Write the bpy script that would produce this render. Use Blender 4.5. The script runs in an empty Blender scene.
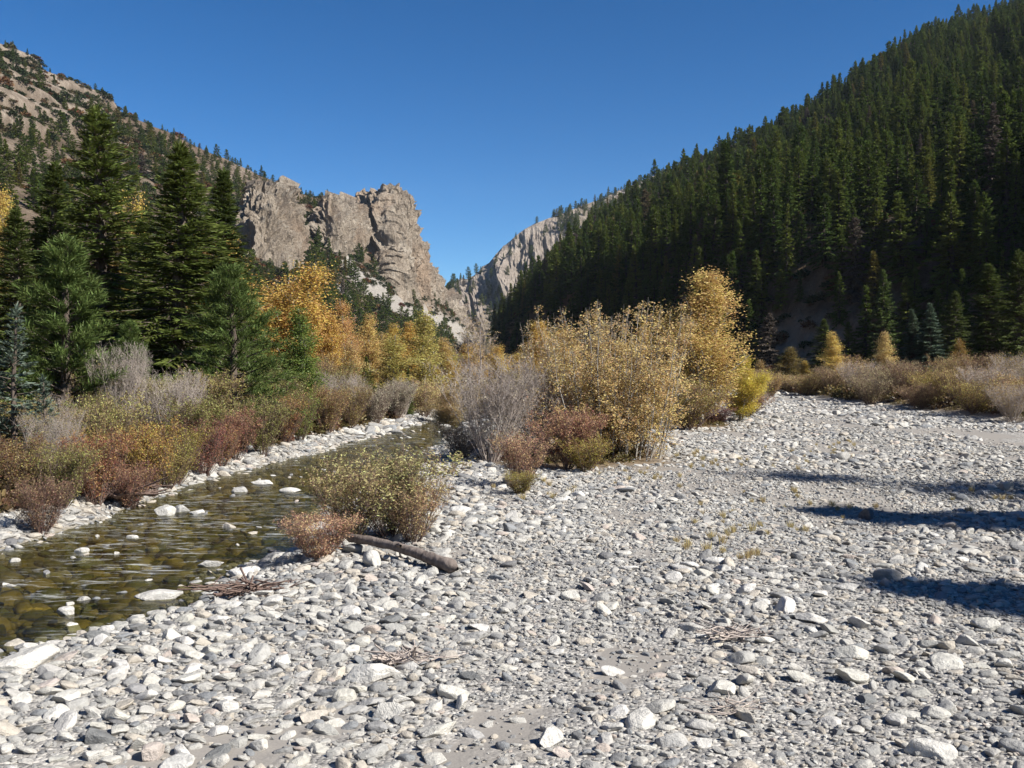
import bpy, math
import numpy as np
R_ = math.radians
rng = np.random.default_rng(7)
scene = bpy.context.scene
COL = scene.collection
PROTO = bpy.data.collections.new("prototypes")      # never linked to the scene: sources for the scattered stuff

# ------------------------------------------------------------------ camera
F = 1024 * 35.0 / 36.0
HC = 2.4
PITCH = math.atan((384 - 372) / F)
cam_d = bpy.data.cameras.new("camera")
cam_d.lens = 35.0
cam_d.sensor_width = 36.0
cam_d.clip_end = 6000
cam_d.clip_start = 0.05
cam = bpy.data.objects.new("camera", cam_d)
cam.location = (0, 0, HC)
cam.rotation_euler = (math.pi / 2 - PITCH, 0, 0)
COL.objects.link(cam)
scene.camera = cam
CP, SP = math.cos(PITCH), math.sin(PITCH)

def at(px, py, Y):
    """World point at distance Y in front of the viewpoint, in the direction of an image position."""
    px = np.asarray(px, float); py = np.asarray(py, float); Y = np.asarray(Y, float)
    u = (px - 512) / F; v = (384 - py) / F
    k = Y / (CP + v * SP)
    return np.stack([u * k, Y + 0 * u, HC + k * (v * CP - SP)], -1)

def project(P):
    P = np.asarray(P, float)
    x, y, z = P[..., 0], P[..., 1], P[..., 2] - HC
    f = np.maximum(y * CP - z * SP, 1e-3)
    return 512 + F * x / f, 384 - F * (y * SP + z * CP) / f

# ------------------------------------------------------------------ noise
def _hash(ix, iy, iz, seed):
    h = (ix.astype(np.int64) * 374761393 + iy.astype(np.int64) * 668265263 + iz.astype(np.int64) * 2147483647 + seed * 144665) & 0xFFFFFFFF
    h = ((h ^ (h >> 13)) * 1274126177) & 0xFFFFFFFF
    h = ((h ^ (h >> 16)) * 2246822519) & 0xFFFFFFFF
    return ((h ^ (h >> 15)) & 0xFFFFFF) / float(0xFFFFFF)

def vnoise(x, y, z, seed=0):
    x, y, z = np.broadcast_arrays(np.asarray(x, float), np.asarray(y, float), np.asarray(z, float))
    fx, fy, fz = np.floor(x), np.floor(y), np.floor(z)
    tx, ty, tz = x - fx, y - fy, z - fz
    tx = tx * tx * (3 - 2 * tx); ty = ty * ty * (3 - 2 * ty); tz = tz * tz * (3 - 2 * tz)
    r = 0
    for a in (0, 1):
        for b in (0, 1):
            for c in (0, 1):
                w = (tx if a else 1 - tx) * (ty if b else 1 - ty) * (tz if c else 1 - tz)
                r = r + w * _hash(fx + a, fy + b, fz + c, seed)
    return r * 2 - 1

def fbm(x, y, z=0.0, oct=4, seed=0, ridged=False):
    s = 0; a = 1.0; t = 0
    for i in range(oct):
        n = vnoise(np.asarray(x) * 2 ** i, np.asarray(y) * 2 ** i, np.asarray(z) * 2 ** i, seed + i * 17)
        if ridged: n = 1 - 2 * np.abs(n)
        s = s + a * n; t += a; a *= 0.5
    return s / t

def sstep(x):
    x = np.clip(x, 0, 1)
    return x * x * (3 - 2 * x)

# ------------------------------------------------------------------ meshes
def mesh(name, V, faces, mats, idx=None, smooth=True, attrs=None):
    V = np.asarray(V, np.float32); faces = np.asarray(faces, np.int32)
    n, k = faces.shape
    me = bpy.data.meshes.new(name)
    me.vertices.add(len(V)); me.vertices.foreach_set("co", V.ravel())
    me.loops.add(n * k); me.loops.foreach_set("vertex_index", faces.ravel())
    me.polygons.add(n)
    me.polygons.foreach_set("loop_start", np.arange(0, n * k, k, dtype=np.int32))
    me.polygons.foreach_set("use_smooth", np.full(n, smooth, bool))
    for m in (mats if isinstance(mats, (list, tuple)) else [mats]): me.materials.append(m)
    if idx is not None: me.polygons.foreach_set("material_index", np.asarray(idx, np.int32))
    for an, av in (attrs or {}).items():
        a = me.attributes.new(an, 'FLOAT', 'POINT'); a.data.foreach_set("value", np.asarray(av, np.float32).ravel())
    me.update(calc_edges=True)
    return me

def link(name, me, parent=None, coll=None):
    o = bpy.data.objects.new(name, me)
    (coll or COL).objects.link(o)
    if parent is not None: o.parent = parent
    return o

def tag(o, label=None, cat=None, group=None, kind=None):
    if label: o["label"] = label
    if cat: o["category"] = cat
    if group: o["group"] = group
    if kind: o["kind"] = kind
    return o

def grid_faces(nv, nu):
    i = np.arange(nv * nu).reshape(nv, nu)
    return np.stack([i[:-1, :-1], i[:-1, 1:], i[1:, 1:], i[1:, :-1]], -1).reshape(-1, 4)

def join(parts):
    V, Fs, n = [], [], 0
    for v, f in parts:
        V.append(v); Fs.append(f + n); n += len(v)
    return np.concatenate(V), np.concatenate(Fs)

def unit(v):
    return v / np.maximum(np.linalg.norm(v, axis=-1, keepdims=True), 1e-9)

def tubes(P, Rr, k=4):
    """N tapered tubes: P (N,M,3), Rr (N,M)."""
    P = np.asarray(P, float); Rr = np.asarray(Rr, float)
    N, M, _ = P.shape
    T = np.gradient(P, axis=1); T = unit(T)
    ref = np.where(np.abs(T[..., 2:3]) > 0.9, np.array([1.0, 0, 0]), np.array([0, 0, 1.0]))
    ref = np.broadcast_to(ref[:, :1], T.shape)
    A = unit(np.cross(T, ref)); B = np.cross(T, A)
    th = np.arange(k) * 2 * math.pi / k
    V = P[:, :, None] + Rr[:, :, None, None] * (np.cos(th)[:, None] * A[:, :, None] + np.sin(th)[:, None] * B[:, :, None])
    idx = np.arange(N * M * k).reshape(N, M, k)
    a = idx[:, :-1]; b = idx[:, 1:]
    f = np.stack([a, np.roll(a, -1, 2), np.roll(b, -1, 2), b], -1).reshape(-1, 4)
    return V.reshape(-1, 3), f

def cards(base, d, length, width, roll, r):
    """Rhombic leaf faces from base along d."""
    d = unit(d)
    ref = np.where(np.abs(d[:, 2:3]) > 0.95, np.array([1.0, 0, 0]), np.array([0, 0, 1.0]))
    s = unit(np.cross(d, ref)); u = np.cross(s, d)
    c, sn = np.cos(roll)[:, None], np.sin(roll)[:, None]
    w = s * c + u * sn
    L = length[:, None]; W = width[:, None] * 0.5
    mid = base + d * L * 0.5
    V = np.stack([base, mid + w * W, base + d * L, mid - w * W], 1).reshape(-1, 3)
    f = np.arange(len(V)).reshape(-1, 4)
    return V, f

def rand_dir(r, n):
    return unit(r.normal(size=(n, 3)))

# ------------------------------------------------------------------ materials
def new_mat(name):
    m = bpy.data.materials.new(name); m.use_nodes = True
    nt = m.node_tree; nt.nodes.clear()
    out = nt.nodes.new('ShaderNodeOutputMaterial')
    return m, nt, out

class NB:
    def __init__(s, nt): s.nt = nt
    def n(s, t, **k):
        x = s.nt.nodes.new('ShaderNode' + t)
        for a, b in k.items(): setattr(x, a, b)
        return x
    def l(s, a, b): s.nt.links.new(a, b)
    def mix(s, fac, a, b, mode='MIX'):
        x = s.n('Mix', data_type='RGBA', blend_type=mode)
        for sock, v in ((x.inputs[0], fac), (x.inputs[6], a), (x.inputs[7], b)):
            if isinstance(v, bpy.types.NodeSocket): s.l(v, sock)
            elif isinstance(v, (int, float)): sock.default_value = v
            else: sock.default_value = (*v, 1.0)
        return x.outputs[2]
    def math(s, op, a, b=0.0, c=None):
        x = s.n('Math', operation=op)
        for i, v in enumerate((a, b, c)):
            if v is None: continue
            if isinstance(v, bpy.types.NodeSocket): s.l(v, x.inputs[i])
            else: x.inputs[i].default_value = v
        return x.outputs[0]
    def ramp(s, fac, stops, interp='LINEAR'):
        x = s.n('ValToRGB'); s.l(fac, x.inputs[0]); cr = x.color_ramp; cr.interpolation = interp
        while len(cr.elements) < len(stops): cr.elements.new(0.5)
        for e, (p, c) in zip(cr.elements, stops):
            e.position = p; e.color = (*c, 1) if not isinstance(c, (int, float)) else (c, c, c, 1)
        return x.outputs[0]
    def noise(s, vec, scale, detail=4, rough=0.55, dist=0.0):
        x = s.n('TexNoise'); x.inputs['Scale'].default_value = scale; x.inputs['Detail'].default_value = detail
        x.inputs['Roughness'].default_value = rough; x.inputs['Distortion'].default_value = dist
        if vec is not None: s.l(vec, x.inputs['Vector'])
        return x.outputs[0]
    def voro(s, vec, scale, out='Distance', feature='F1'):
        x = s.n('TexVoronoi', feature=feature); x.inputs['Scale'].default_value = scale
        s.l(vec, x.inputs['Vector']); return x.outputs[out]
    def attr(s, name):
        x = s.n('Attribute'); x.attribute_name = name; return x.outputs['Fac']
    def bump(s, h, strength=0.5, dist=0.05, normal=None):
        x = s.n('Bump'); x.inputs['Strength'].default_value = strength; x.inputs['Distance'].default_value = dist
        s.l(h, x.inputs['Height'])
        if normal is not None: s.l(normal, x.inputs['Normal'])
        return x.outputs[0]
    def mapv(s, vec, sc):
        x = s.n('Mapping'); x.inputs['Scale'].default_value = sc; s.l(vec, x.inputs['Vector']); return x.outputs[0]
    def principled(s, col, rough=0.8, normal=None, spec=0.3):
        x = s.n('BsdfPrincipled')
        if isinstance(col, bpy.types.NodeSocket): s.l(col, x.inputs['Base Color'])
        else: x.inputs['Base Color'].default_value = (*col, 1)
        if isinstance(rough, bpy.types.NodeSocket): s.l(rough, x.inputs['Roughness'])
        else: x.inputs['Roughness'].default_value = rough
        x.inputs['Specular IOR Level'].default_value = spec
        if normal is not None: s.l(normal, x.inputs['Normal'])
        return x.outputs[0]
    def pos(s): return s.n('NewGeometry').outputs['Position']

def leaf_mat(name, trans=0.35, var=0.35, colour=None, ramp=None, hue=0.03, clump=1.2, gloss=0.02):
    """Leaves: colour of the object (or a ramp over the plant's own random number), varied leaf by leaf."""
    m, nt, out = new_mat(name); b = NB(nt)
    oi = b.n('ObjectInfo'); geo = b.n('NewGeometry')
    if ramp: col = b.ramp(oi.outputs['Random'], ramp)
    elif colour: col = b.n('RGB').outputs[0]; col.default_value = (*colour, 1)
    else: col = oi.outputs['Color']
    isl = geo.outputs['Random Per Island']
    hs = b.n('HueSaturation'); b.l(col, hs.inputs['Color'])
    nz = b.noise(geo.outputs['Position'], clump, 2)
    b.l(b.math('MULTIPLY_ADD', b.math('SUBTRACT', isl, 0.5), hue * 2, b.math('MULTIPLY_ADD', nz, hue * 1.5, 0.5 - hue * 0.75)), hs.inputs['Hue'])
    b.l(b.math('MULTIPLY_ADD', isl, var * 2, b.math('MULTIPLY_ADD', nz, 0.5, 0.75 - var)), hs.inputs['Value'])
    d = b.n('BsdfDiffuse'); b.l(hs.outputs[0], d.inputs[0])
    t = b.n('BsdfTranslucent'); b.l(hs.outputs[0], t.inputs[0])
    g = b.n('BsdfGlossy'); g.inputs['Roughness'].default_value = 0.45; g.inputs[0].default_value = (1, 1, 1, 1)
    mx = b.n('MixShader'); mx.inputs[0].default_value = trans; b.l(d.outputs[0], mx.inputs[1]); b.l(t.outputs[0], mx.inputs[2])
    m2 = b.n('MixShader'); m2.inputs[0].default_value = gloss; b.l(mx.outputs[0], m2.inputs[1]); b.l(g.outputs[0], m2.inputs[2])
    b.l(m2.outputs[0], out.inputs[0])
    return m

def bark_mat(name, c1, c2, scale=6.0):
    m, nt, out = new_mat(name); b = NB(nt)
    tc = b.n('TexCoord').outputs['Object']
    n1 = b.noise(b.mapv(tc, (3, 3, 0.6)), scale, 5)
    col = b.ramp(n1, [(0.3, c1), (0.7, c2)])
    b.l(b.principled(col, 0.9, b.bump(n1, 0.7, 0.03)), out.inputs[0])
    return m

M_BARK = bark_mat("dark_bark", (0.05, 0.04, 0.032), (0.14, 0.11, 0.09))
M_DARKBARK = bark_mat("fir_bark", (0.03, 0.025, 0.02), (0.075, 0.06, 0.05))  # darker bark of the firs, toned down so trunks don't show as pale lines
M_PALEBARK = bark_mat("pale_bark", (0.16, 0.14, 0.12), (0.42, 0.4, 0.36))
M_GREYTWIG = bark_mat("grey_twig", (0.25, 0.21, 0.19), (0.47, 0.41, 0.365))
M_BROWNTWIG = bark_mat("brown_twig", (0.09, 0.06, 0.05), (0.2, 0.14, 0.115))
M_LEAF = leaf_mat("autumn_leaf", 0.4, 0.22, gloss=0.008)
M_NEEDLE = leaf_mat("conifer_needle", 0.3, 0.3, hue=0.015, gloss=0.006)
M_SHRUB = leaf_mat("shrub_leaf", 0.32, 0.4, hue=0.05, clump=2.5, gloss=0.01)
M_FOREST = leaf_mat("forest_needle", 0.3, 0.28, hue=0.015, clump=0.25, gloss=0.0,
                    ramp=[(0.0, (0.06, 0.092, 0.024)), (0.5, (0.092, 0.125, 0.028)), (0.93, (0.13, 0.15, 0.034)), (0.975, (0.16, 0.13, 0.04)), (0.985, (0.12, 0.10, 0.085))])
M_SCRUBLEAF = leaf_mat("scrub_leaf", 0.15, 0.3, hue=0.02, clump=0.4, gloss=0.0,
                    ramp=[(0.0, (0.03, 0.045, 0.02)), (0.55, (0.05, 0.06, 0.03)), (0.75, (0.1, 0.09, 0.05)), (0.9, (0.15, 0.08, 0.04)), (1.0, (0.12, 0.05, 0.03))])
M_GRASS = leaf_mat("dry_grass_blade", 0.3, 0.3, ramp=[(0, (0.46, 0.37, 0.19)), (1, (0.46, 0.37, 0.19))])
M_HERB = leaf_mat("herb_leaf", 0.3, 0.35, ramp=[(0.0, (0.10, 0.075, 0.035)), (0.3, (0.16, 0.12, 0.05)), (0.55, (0.10, 0.085, 0.03)), (0.8, (0.10, 0.04, 0.03)), (1, (0.2, 0.14, 0.06))])

def stone_mat(name, mode):
    m, nt, out = new_mat(name); b = NB(nt)
    oi = b.n('ObjectInfo'); tc = b.n('TexCoord').outputs['Object']
    addv = b.n('VectorMath', operation='ADD'); b.l(tc, addv.inputs[0])
    comb = b.n('CombineXYZ'); b.l(b.math('MULTIPLY', oi.outputs['Random'], 50.0), comb.inputs[0]); b.l(comb.outputs[0], addv.inputs[1])
    v = addv.outputs[0]
    if mode == 'object': col = oi.outputs['Color']
    elif mode == 'bar':
        col = b.ramp(oi.outputs['Random'], [(0.0, (0.44, 0.43, 0.40)), (0.2, (0.34, 0.335, 0.32)), (0.38, (0.48, 0.465, 0.43)), (0.52, (0.25, 0.25, 0.248)),
              (0.66, (0.46, 0.42, 0.36)), (0.76, (0.24, 0.25, 0.26)), (0.84, (0.45, 0.41, 0.35)), (0.9, (0.56, 0.55, 0.52)), (0.95, (0.45, 0.39, 0.345)), (0.98, (0.17, 0.17, 0.175))], 'CONSTANT')
    else:
        col = b.ramp(oi.outputs['Random'], [(0.0, (0.21, 0.175, 0.055)), (0.25, (0.13, 0.12, 0.036)), (0.5, (0.28, 0.22, 0.075)), (0.7, (0.08, 0.075, 0.028)), (0.86, (0.36, 0.31, 0.18)), (0.94, (0.16, 0.165, 0.07))], 'CONSTANT')
    n1 = b.noise(v, 2.2, 5, 0.65); n2 = b.noise(v, 14, 3, 0.6)
    k = b.ramp(n1, [(0.25, 0.62), (0.5, 1.0), (0.8, 1.12)])
    col = b.mix(1.0, col, k, 'MULTIPLY')
    col = b.mix(b.math('MULTIPLY', b.ramp(n2, [(0.5, 0), (0.72, 1)]), 0.35), col, (0.3, 0.27, 0.23))
    h = b.math('ADD', b.math('MULTIPLY', n1, 1.5), b.math('MULTIPLY', n2, 0.5))
    b.l(b.principled(col, 0.82 if mode != 'bed' else 0.5, b.bump(h, 0.55, 0.06), 0.25), out.inputs[0])
    return m
M_STONE = stone_mat("river_stone", 'object')
M_GRAVEL = stone_mat("bar_gravel", 'bar')
M_BEDSTONE = stone_mat("algae_stone", 'bed')

# ------------------------------------------------------------------ valley floor
_yl = np.array([-80, -20, 5, 9, 14, 16.7, 22.3, 27.5, 36, 47, 60, 90, 140, 300, 600])
_xl = np.array([-14, -11.5, -10, -8.4, -7.2, -7.0, -7.0, -6.1, -5.0, -3.7, -3.2, -4.5, -6, -10, -16])
_yr = np.array([-80, -20, 4, 7, 9.2, 9.8, 11, 13, 15, 20.6, 30, 38.8, 47, 60, 90, 140, 300, 600])
_xr = np.array([-7, -6, -6.0, -5.5, -4.8, -4.5, -4.05, -3.9, -3.35, -3.7, -2.9, -2.4, -1.8, -1.0, -2.0, -3, -6, -12])
def xl(y): return np.interp(y, _yl, _xl) + 0.18 * vnoise(y * 0.8, 3.1, 0, 5) * (np.abs(y) < 80)
def xr(y): return np.interp(y, _yr, _xr) + 0.22 * vnoise(y * 0.9, 8.1, 0, 6) * (np.abs(y) < 80)
def rise(y): return 0.012 * np.clip(y - 20, 0, 130) + 0.02 * np.clip(y - 150, 0, None)
WZ = -0.2
def floor_z(x, y):
    x = np.asarray(x, float); y = np.asarray(y, float)
    L, Rr = xl(y), xr(y)
    mid, hw = (L + Rr) / 2, (Rr - L) / 2
    d = np.abs(x - mid) / hw
    inside = WZ - 0.06 - 0.30 * np.clip(1 - d * d, 0, 1)
    dr, dl = x - Rr, L - x
    right = WZ - 0.06 + 0.26 * sstep(dr / 1.6)
    left = WZ - 0.06 + 0.27 * sstep(dl / 1.3) + 0.45 * sstep((dl - 1.3) / 1.6) + 0.05 * np.clip(dl - 3, 0, 60)
    z = np.where(d < 1, inside, np.where(x > mid, right, left))
    bar = sstep(dr / 2.5) * (x > mid)
    z = z + bar * (0.10 * fbm(x * 0.22, y * 0.22, 0, 3, 11) + 0.025 * fbm(x * 1.1, y * 1.1, 0, 2, 21))
    z = z - bar * 0.16 * np.exp(-((y - 17.5 - 0.35 * (x - 6)) / 1.6) ** 2) * sstep((x - 3) / 4)      # old side channel
    z = z + 0.45 * sstep((x - 20.5 - 0.03 * (y - 50)) / 3.0) * sstep((y - 25) / 20) + 0.04 * np.clip(x - 26, 0, 80)
    z = z + 0.05 * fbm(x * 0.5, y * 0.5, 0, 2, 31) * (dl > 1)
    return z + rise(y)

def silt(x, y):
    # where fine silt shows between the stones
    return fbm(x * 0.30, y * 0.22, 0, 3, 77) * 0.7 + 0.45 * fbm(x * 0.9, y * 0.7, 0, 3, 78) - 0.5 * np.exp(-((x - 4.0) / 1.6) ** 2 - ((y - 6.2) / 2.0) ** 2)

def axis(segs):
    out = []
    for a, b_, n in segs: out.append(np.linspace(a, b_, n, endpoint=False))
    return np.concatenate(out + [np.array([segs[-1][1]])])
gx = axis([(-260, -60, 25), (-60, -14, 46), (-14, 14, 260), (14, 40, 80), (40, 120, 40), (120, 300, 20)])
gy = axis([(-150, -20, 26), (-20, 4, 40), (4, 34, 280), (34, 80, 150), (80, 200, 60), (200, 700, 60)])
GX, GY = np.meshgrid(gx, gy)
GZ = floor_z(GX, GY)
Lg, Rg = xl(GY), xr(GY)
bed = np.clip(np.minimum(sstep((GX - Lg + 0.55) / 0.45), sstep((Rg + 0.55 - GX) / 0.45)), 0, 1)
bank = np.clip(sstep((Lg - GX - 1.2) / 0.8) + sstep((GX - 20.5 - 0.03 * (GY - 50)) / 2) * sstep((GY - 25) / 20)
               + sstep((GX - 30) / 6) + sstep((GY - 72) / 15), 0, 1)
# litter under the willow clump in the middle of the bar
bank = np.maximum(bank, sstep(1.6 - np.hypot((GX - 1.5) / 2.6, (GY - 27.5) / 3.4)))
bank = np.maximum(bank, sstep(1.6 - np.hypot((GX - 6.8) / 2.6, (GY - 42) / 4)))
sandy = sstep((silt(GX, GY) - 0.05) * 4)
mg, nt, out = new_mat("gravel_ground"); b = NB(nt)
P = b.pos()
bedA, bankA, sandA = b.attr('bed'), b.attr('bank'), b.attr('sandy')
cellc = b.n('SeparateColor'); b.l(b.voro(P, 26, 'Color'), cellc.inputs[0])
peb = b.ramp(cellc.outputs[0], [(0.0, (0.14, 0.135, 0.13)), (0.4, (0.26, 0.25, 0.235)), (0.75, (0.38, 0.36, 0.33)), (1.0, (0.52, 0.5, 0.46))])
n1 = b.noise(P, 0.9, 5); n2 = b.noise(P, 60, 3)
sand = b.mix(n2, (0.20, 0.185, 0.168), (0.31, 0.288, 0.26))
pm = b.ramp(b.math('ADD', b.math('MULTIPLY', n1, 0.8), b.math('MULTIPLY', sandA, -0.45)), [(0.12, 0), (0.3, 1)])
col = b.mix(pm, sand, peb)
bedn = b.noise(P, 2.2, 6, 0.7)
bedc = b.ramp(bedn, [(0.3, (0.09, 0.08, 0.025)), (0.5, (0.18, 0.15, 0.045)), (0.65, (0.25, 0.21, 0.075)), (0.8, (0.32, 0.27, 0.14))])
bankn = b.noise(P, 5, 6, 0.7)
bankc = b.ramp(bankn, [(0.3, (0.06, 0.042, 0.028)), (0.5, (0.15, 0.105, 0.06)), (0.7, (0.24, 0.18, 0.10))])
col = b.mix(bankA, col, bankc)
col = b.mix(bedA, col, bedc)
hgt = b.math('MULTIPLY', b.math('ADD', b.math('SUBTRACT', 1.0, b.voro(P, 26)), b.noise(P, 45, 3)), pm)
bp = b.bump(hgt, 0.6, 0.03)
b.l(b.principled(col, 0.9, b.bump(n2, 0.3, 0.01, bp), 0.2), out.inputs[0])
ground = link("ground", mesh("ground", np.stack([GX, GY, GZ], -1).reshape(-1, 3), grid_faces(*GX.shape), mg,
              attrs={'bed': bed, 'bank': bank, 'sandy': sandy}))
tag(ground, kind="structure")

# ------------------------------------------------------------------ river water
wy = axis([(-60, 4, 60), (4, 30, 420), (30, 60, 200), (60, 140, 60)])
wu = np.linspace(0, 1, 70)
WY, WU = np.meshgrid(wy, wu, indexing='ij')
WX = (xl(WY) - 0.5) * (1 - WU) + (xr(WY) + 0.5) * WU
riff = sstep((fbm(WX * 0.35, WY * 0.3, 0, 2, 91) + 0.12) * 2.8)
WZg = WZ + rise(WY) + (0.004 + 0.012 * riff) * fbm(WX * 1.3, WY * 2.6, 0, 3, 55) + 0.008 * riff * fbm(WX * 3, WY * 7, 0, 2, 59)
mw, nt, out = new_mat("river_water"); b = NB(nt)
P = b.pos()
hw_ = b.math('ADD', b.noise(b.mapv(P, (2.0, 5.0, 1)), 1.0, 4, 0.6, 0.6), b.math('MULTIPLY', b.noise(b.mapv(P, (9, 16, 1)), 1.0, 3), 0.35))
nb = b.bump(hw_, 0.26, 0.05)
fr = b.n('Fresnel'); fr.inputs[0].default_value = 1.33; b.l(b.bump(hw_, 0.12, 0.03), fr.inputs[1])
tr = b.n('BsdfTransparent'); tr.inputs[0].default_value = (0.86, 0.83, 0.56, 1)
gl = b.n('BsdfGlossy'); gl.inputs['Roughness'].default_value = 0.06; b.l(nb, gl.inputs['Normal'])
mx = b.n('MixShader'); b.l(b.math('MULTIPLY', fr.outputs[0], 0.7), mx.inputs[0]); b.l(tr.outputs[0], mx.inputs[1]); b.l(gl.outputs[0], mx.inputs[2])
foam = b.math('MULTIPLY', b.attr('riffle'), b.ramp(b.noise(b.mapv(P, (2.2, 7, 1)), 1.0, 6, 0.72, 0.8), [(0.53, 0), (0.66, 1)]))
fd = b.n('BsdfDiffuse'); fd.inputs[0].default_value = (0.7, 0.72, 0.72, 1)
m2 = b.n('MixShader'); b.l(b.math('MULTIPLY', foam, 0.4), m2.inputs[0]); b.l(mx.outputs[0], m2.inputs[1]); b.l(fd.outputs[0], m2.inputs[2])
b.l(m2.outputs[0], out.inputs[0])
water = link("water", mesh("water", np.stack([WX, WY, WZg], -1).reshape(-1, 3), grid_faces(*WX.shape), mw, attrs={'riffle': riff}))
tag(water, kind="structure")

# ------------------------------------------------------------------ mountains
def catmull(C, n):
    """C (K,D) control points -> n samples."""
    K = len(C); t = np.linspace(0, K - 1, n); i = np.clip(np.floor(t).astype(int), 0, K - 2); f = (t - i)[:, None]
    g = lambda j: C[np.clip(j, 0, K - 1)]
    p0, p1, p2, p3 = g(i - 1), g(i), g(i + 1), g(i + 2)
    return 0.5 * (2 * p1 + (p2 - p0) * f + (2 * p0 - 5 * p1 + 4 * p2 - p3) * f ** 2 + (3 * p1 - p0 - 3 * p2 + p3) * f ** 3)

def loft(rows, nu, segs):
    rows = [catmull(np.asarray(r, float), nu) for r in rows]
    out = []
    for a, b_, n in zip(rows[:-1], rows[1:], segs):
        for t in np.linspace(0, 1, n, endpoint=False): out.append(a * (1 - t) + b_ * t)
    out.append(rows[-1])
    return np.stack(out)

def normals(Pg):
    du = np.gradient(Pg, axis=1); dv = np.gradient(Pg, axis=0)
    return unit(np.cross(du, dv))

def rock_nodes(b, P, c_lo, c_mid, c_hi, sc=0.05):
    n1 = b.noise(P, sc, 8, 0.65, 0.5); n2 = b.noise(b.mapv(P, (1, 1, 0.18)), sc * 7, 6, 0.7)
    s = b.math('ADD', b.math('MULTIPLY', n1, 0.5), b.math('MULTIPLY', n2, 0.5))
    return b.ramp(s, [(0.36, c_lo), (0.5, c_mid), (0.64, c_hi)]), n2

def mountain_mat(name, soil, rock, scree, bump=1.0):
    m, nt, out = new_mat(name); b = NB(nt); P = b.pos()
    rc, n2 = rock_nodes(b, P, *rock)
    sn = b.noise(P, 0.12, 8, 0.7)
    sc_ = b.ramp(sn, [(0.35, soil[0]), (0.5, soil[1]), (0.68, soil[2])])
    tn = b.noise(P, 0.6, 6, 0.75)
    tc = b.ramp(tn, [(0.3, tuple(0.75 * x for x in scree)), (0.7, tuple(1.15 * x for x in scree))])
    col = b.mix(b.attr('rock'), sc_, rc); col = b.mix(b.attr('scree'), col, tc)
    nb_ = b.bump(n2, bump, 3.0); nb2 = b.bump(tn, 0.5, 0.8, nb_)
    b.l(b.principled(col, 0.92, nb2, 0.15), out.inputs[0])
    return m

M_LEFT = mountain_mat("dry_hillside", [(0.07, 0.055, 0.036), (0.135, 0.098, 0.068), (0.21, 0.155, 0.11)],
                      [(0.11, 0.085, 0.062), (0.225, 0.18, 0.138), (0.38, 0.325, 0.265)], (0.36, 0.335, 0.30))
M_RIGHT = mountain_mat("forest_floor", [(0.04, 0.035, 0.022), (0.075, 0.06, 0.04), (0.13, 0.10, 0.07)],
                      [(0.10, 0.07, 0.04), (0.21, 0.15, 0.09), (0.38, 0.285, 0.19)], (0.34, 0.27, 0.19))
M_FAR = mountain_mat("far_slope", [(0.10, 0.085, 0.06), (0.17, 0.14, 0.105), (0.25, 0.21, 0.165)],
                      [(0.13, 0.11, 0.09), (0.25, 0.21, 0.175), (0.37, 0.325, 0.275)], (0.32, 0.29, 0.255))

def sink(xy, dz=-2.0):
    xy = np.asarray(xy, float)
    return np.concatenate([xy, (floor_z(xy[:, 0], xy[:, 1]) + dz)[:, None]], 1)

def blob(px, py, cx, cy, rx, ry, soft=0.5):
    d = np.hypot((px - cx) / rx, (py - cy) / ry)
    return sstep((1 + soft - d) / soft)

# --- forested slope across the bar
r_base = sink([(70, -160), (66, -60), (64, 0), (64, 40), (62, 80)] + [((px - 512) / F * Y, Y) for px, Y in
          [(1000, 118), (850, 138), (740, 160), (650, 200), (610, 228), (575, 262), (545, 305), (516, 370), (492, 500)]])
r_ridge = np.array([(340, -200, 190), (340, -60, 200), (340, 60, 205), (345, 200, 215), (345, 380, 225)] +
          [tuple(at(*q)) for q in [(1030, 10, 640), (930, 42, 700), (840, 110, 760), (740, 166, 800), (650, 218, 790), (600, 248, 740), (562, 278, 680), (530, 308, 600), (500, 345, 520)]])
bench_z = np.array([14, 15, 16, 18, 22, 22, 26, 31, 33, 30, 27, 24, 20, 12.])
t_b = np.array([.10, .10, .10, .10, .08, .06, .055, .055, .055, .06, .06, .07, .09, .3])[:, None]
r_bench = r_base * (1 - t_b) + r_ridge * t_b; r_bench[:, 2] = r_base[:, 2] + 2 + bench_z
r_mid = r_bench * 0.5 + r_ridge * 0.5; r_mid[:, 2] += 2
back = np.array([130, 60, 0.])
r_back1 = r_ridge + back * np.array([1, 1, 0]) + np.array([0, 0, -25]); r_back2 = r_ridge + back * 3 + np.array([0, 0, -140])
PR = loft([r_base, r_bench, r_mid, r_ridge, r_back1, r_back2], 340, [26, 70, 70, 14, 10])
vfrac = np.concatenate([np.linspace(0, 1, 166), np.full(PR.shape[0] - 166, 1.0)])[:, None]
gul = fbm(PR[..., 0] * 0.008 + 4, PR[..., 1] * 0.008, 0, 4, 3)
PR[..., 2] += gul * (14 * np.sin(np.pi * np.clip(vfrac * 0.92, 0, 1)) + 1.5) + 1.5 * fbm(PR[..., 0] * 0.05, PR[..., 1] * 0.05, PR[..., 2] * 0.05, 4, 5)
NR = normals(PR)
low = np.clip(1 - vfrac * 6, 0, 1) * np.ones_like(gul)
PR = PR + NR * (low * np.where(vfrac > 0.01, 1, 0) * (3.2 * fbm(PR[..., 0] * 0.06, PR[..., 1] * 0.06, PR[..., 2] * 0.10, 5, 6, True) + 0.8 * fbm(PR[..., 0] * 0.4, PR[..., 1] * 0.4, PR[..., 2] * 0.4, 4, 7)))[..., None]
pxR, pyR = project(PR)
rockR = np.clip(sstep(low * 2 - 0.15 + 0.6 * fbm(PR[..., 0] * 0.03, PR[..., 1] * 0.03, PR[..., 2] * 0.03, 3, 8)), 0, 1)
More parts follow.
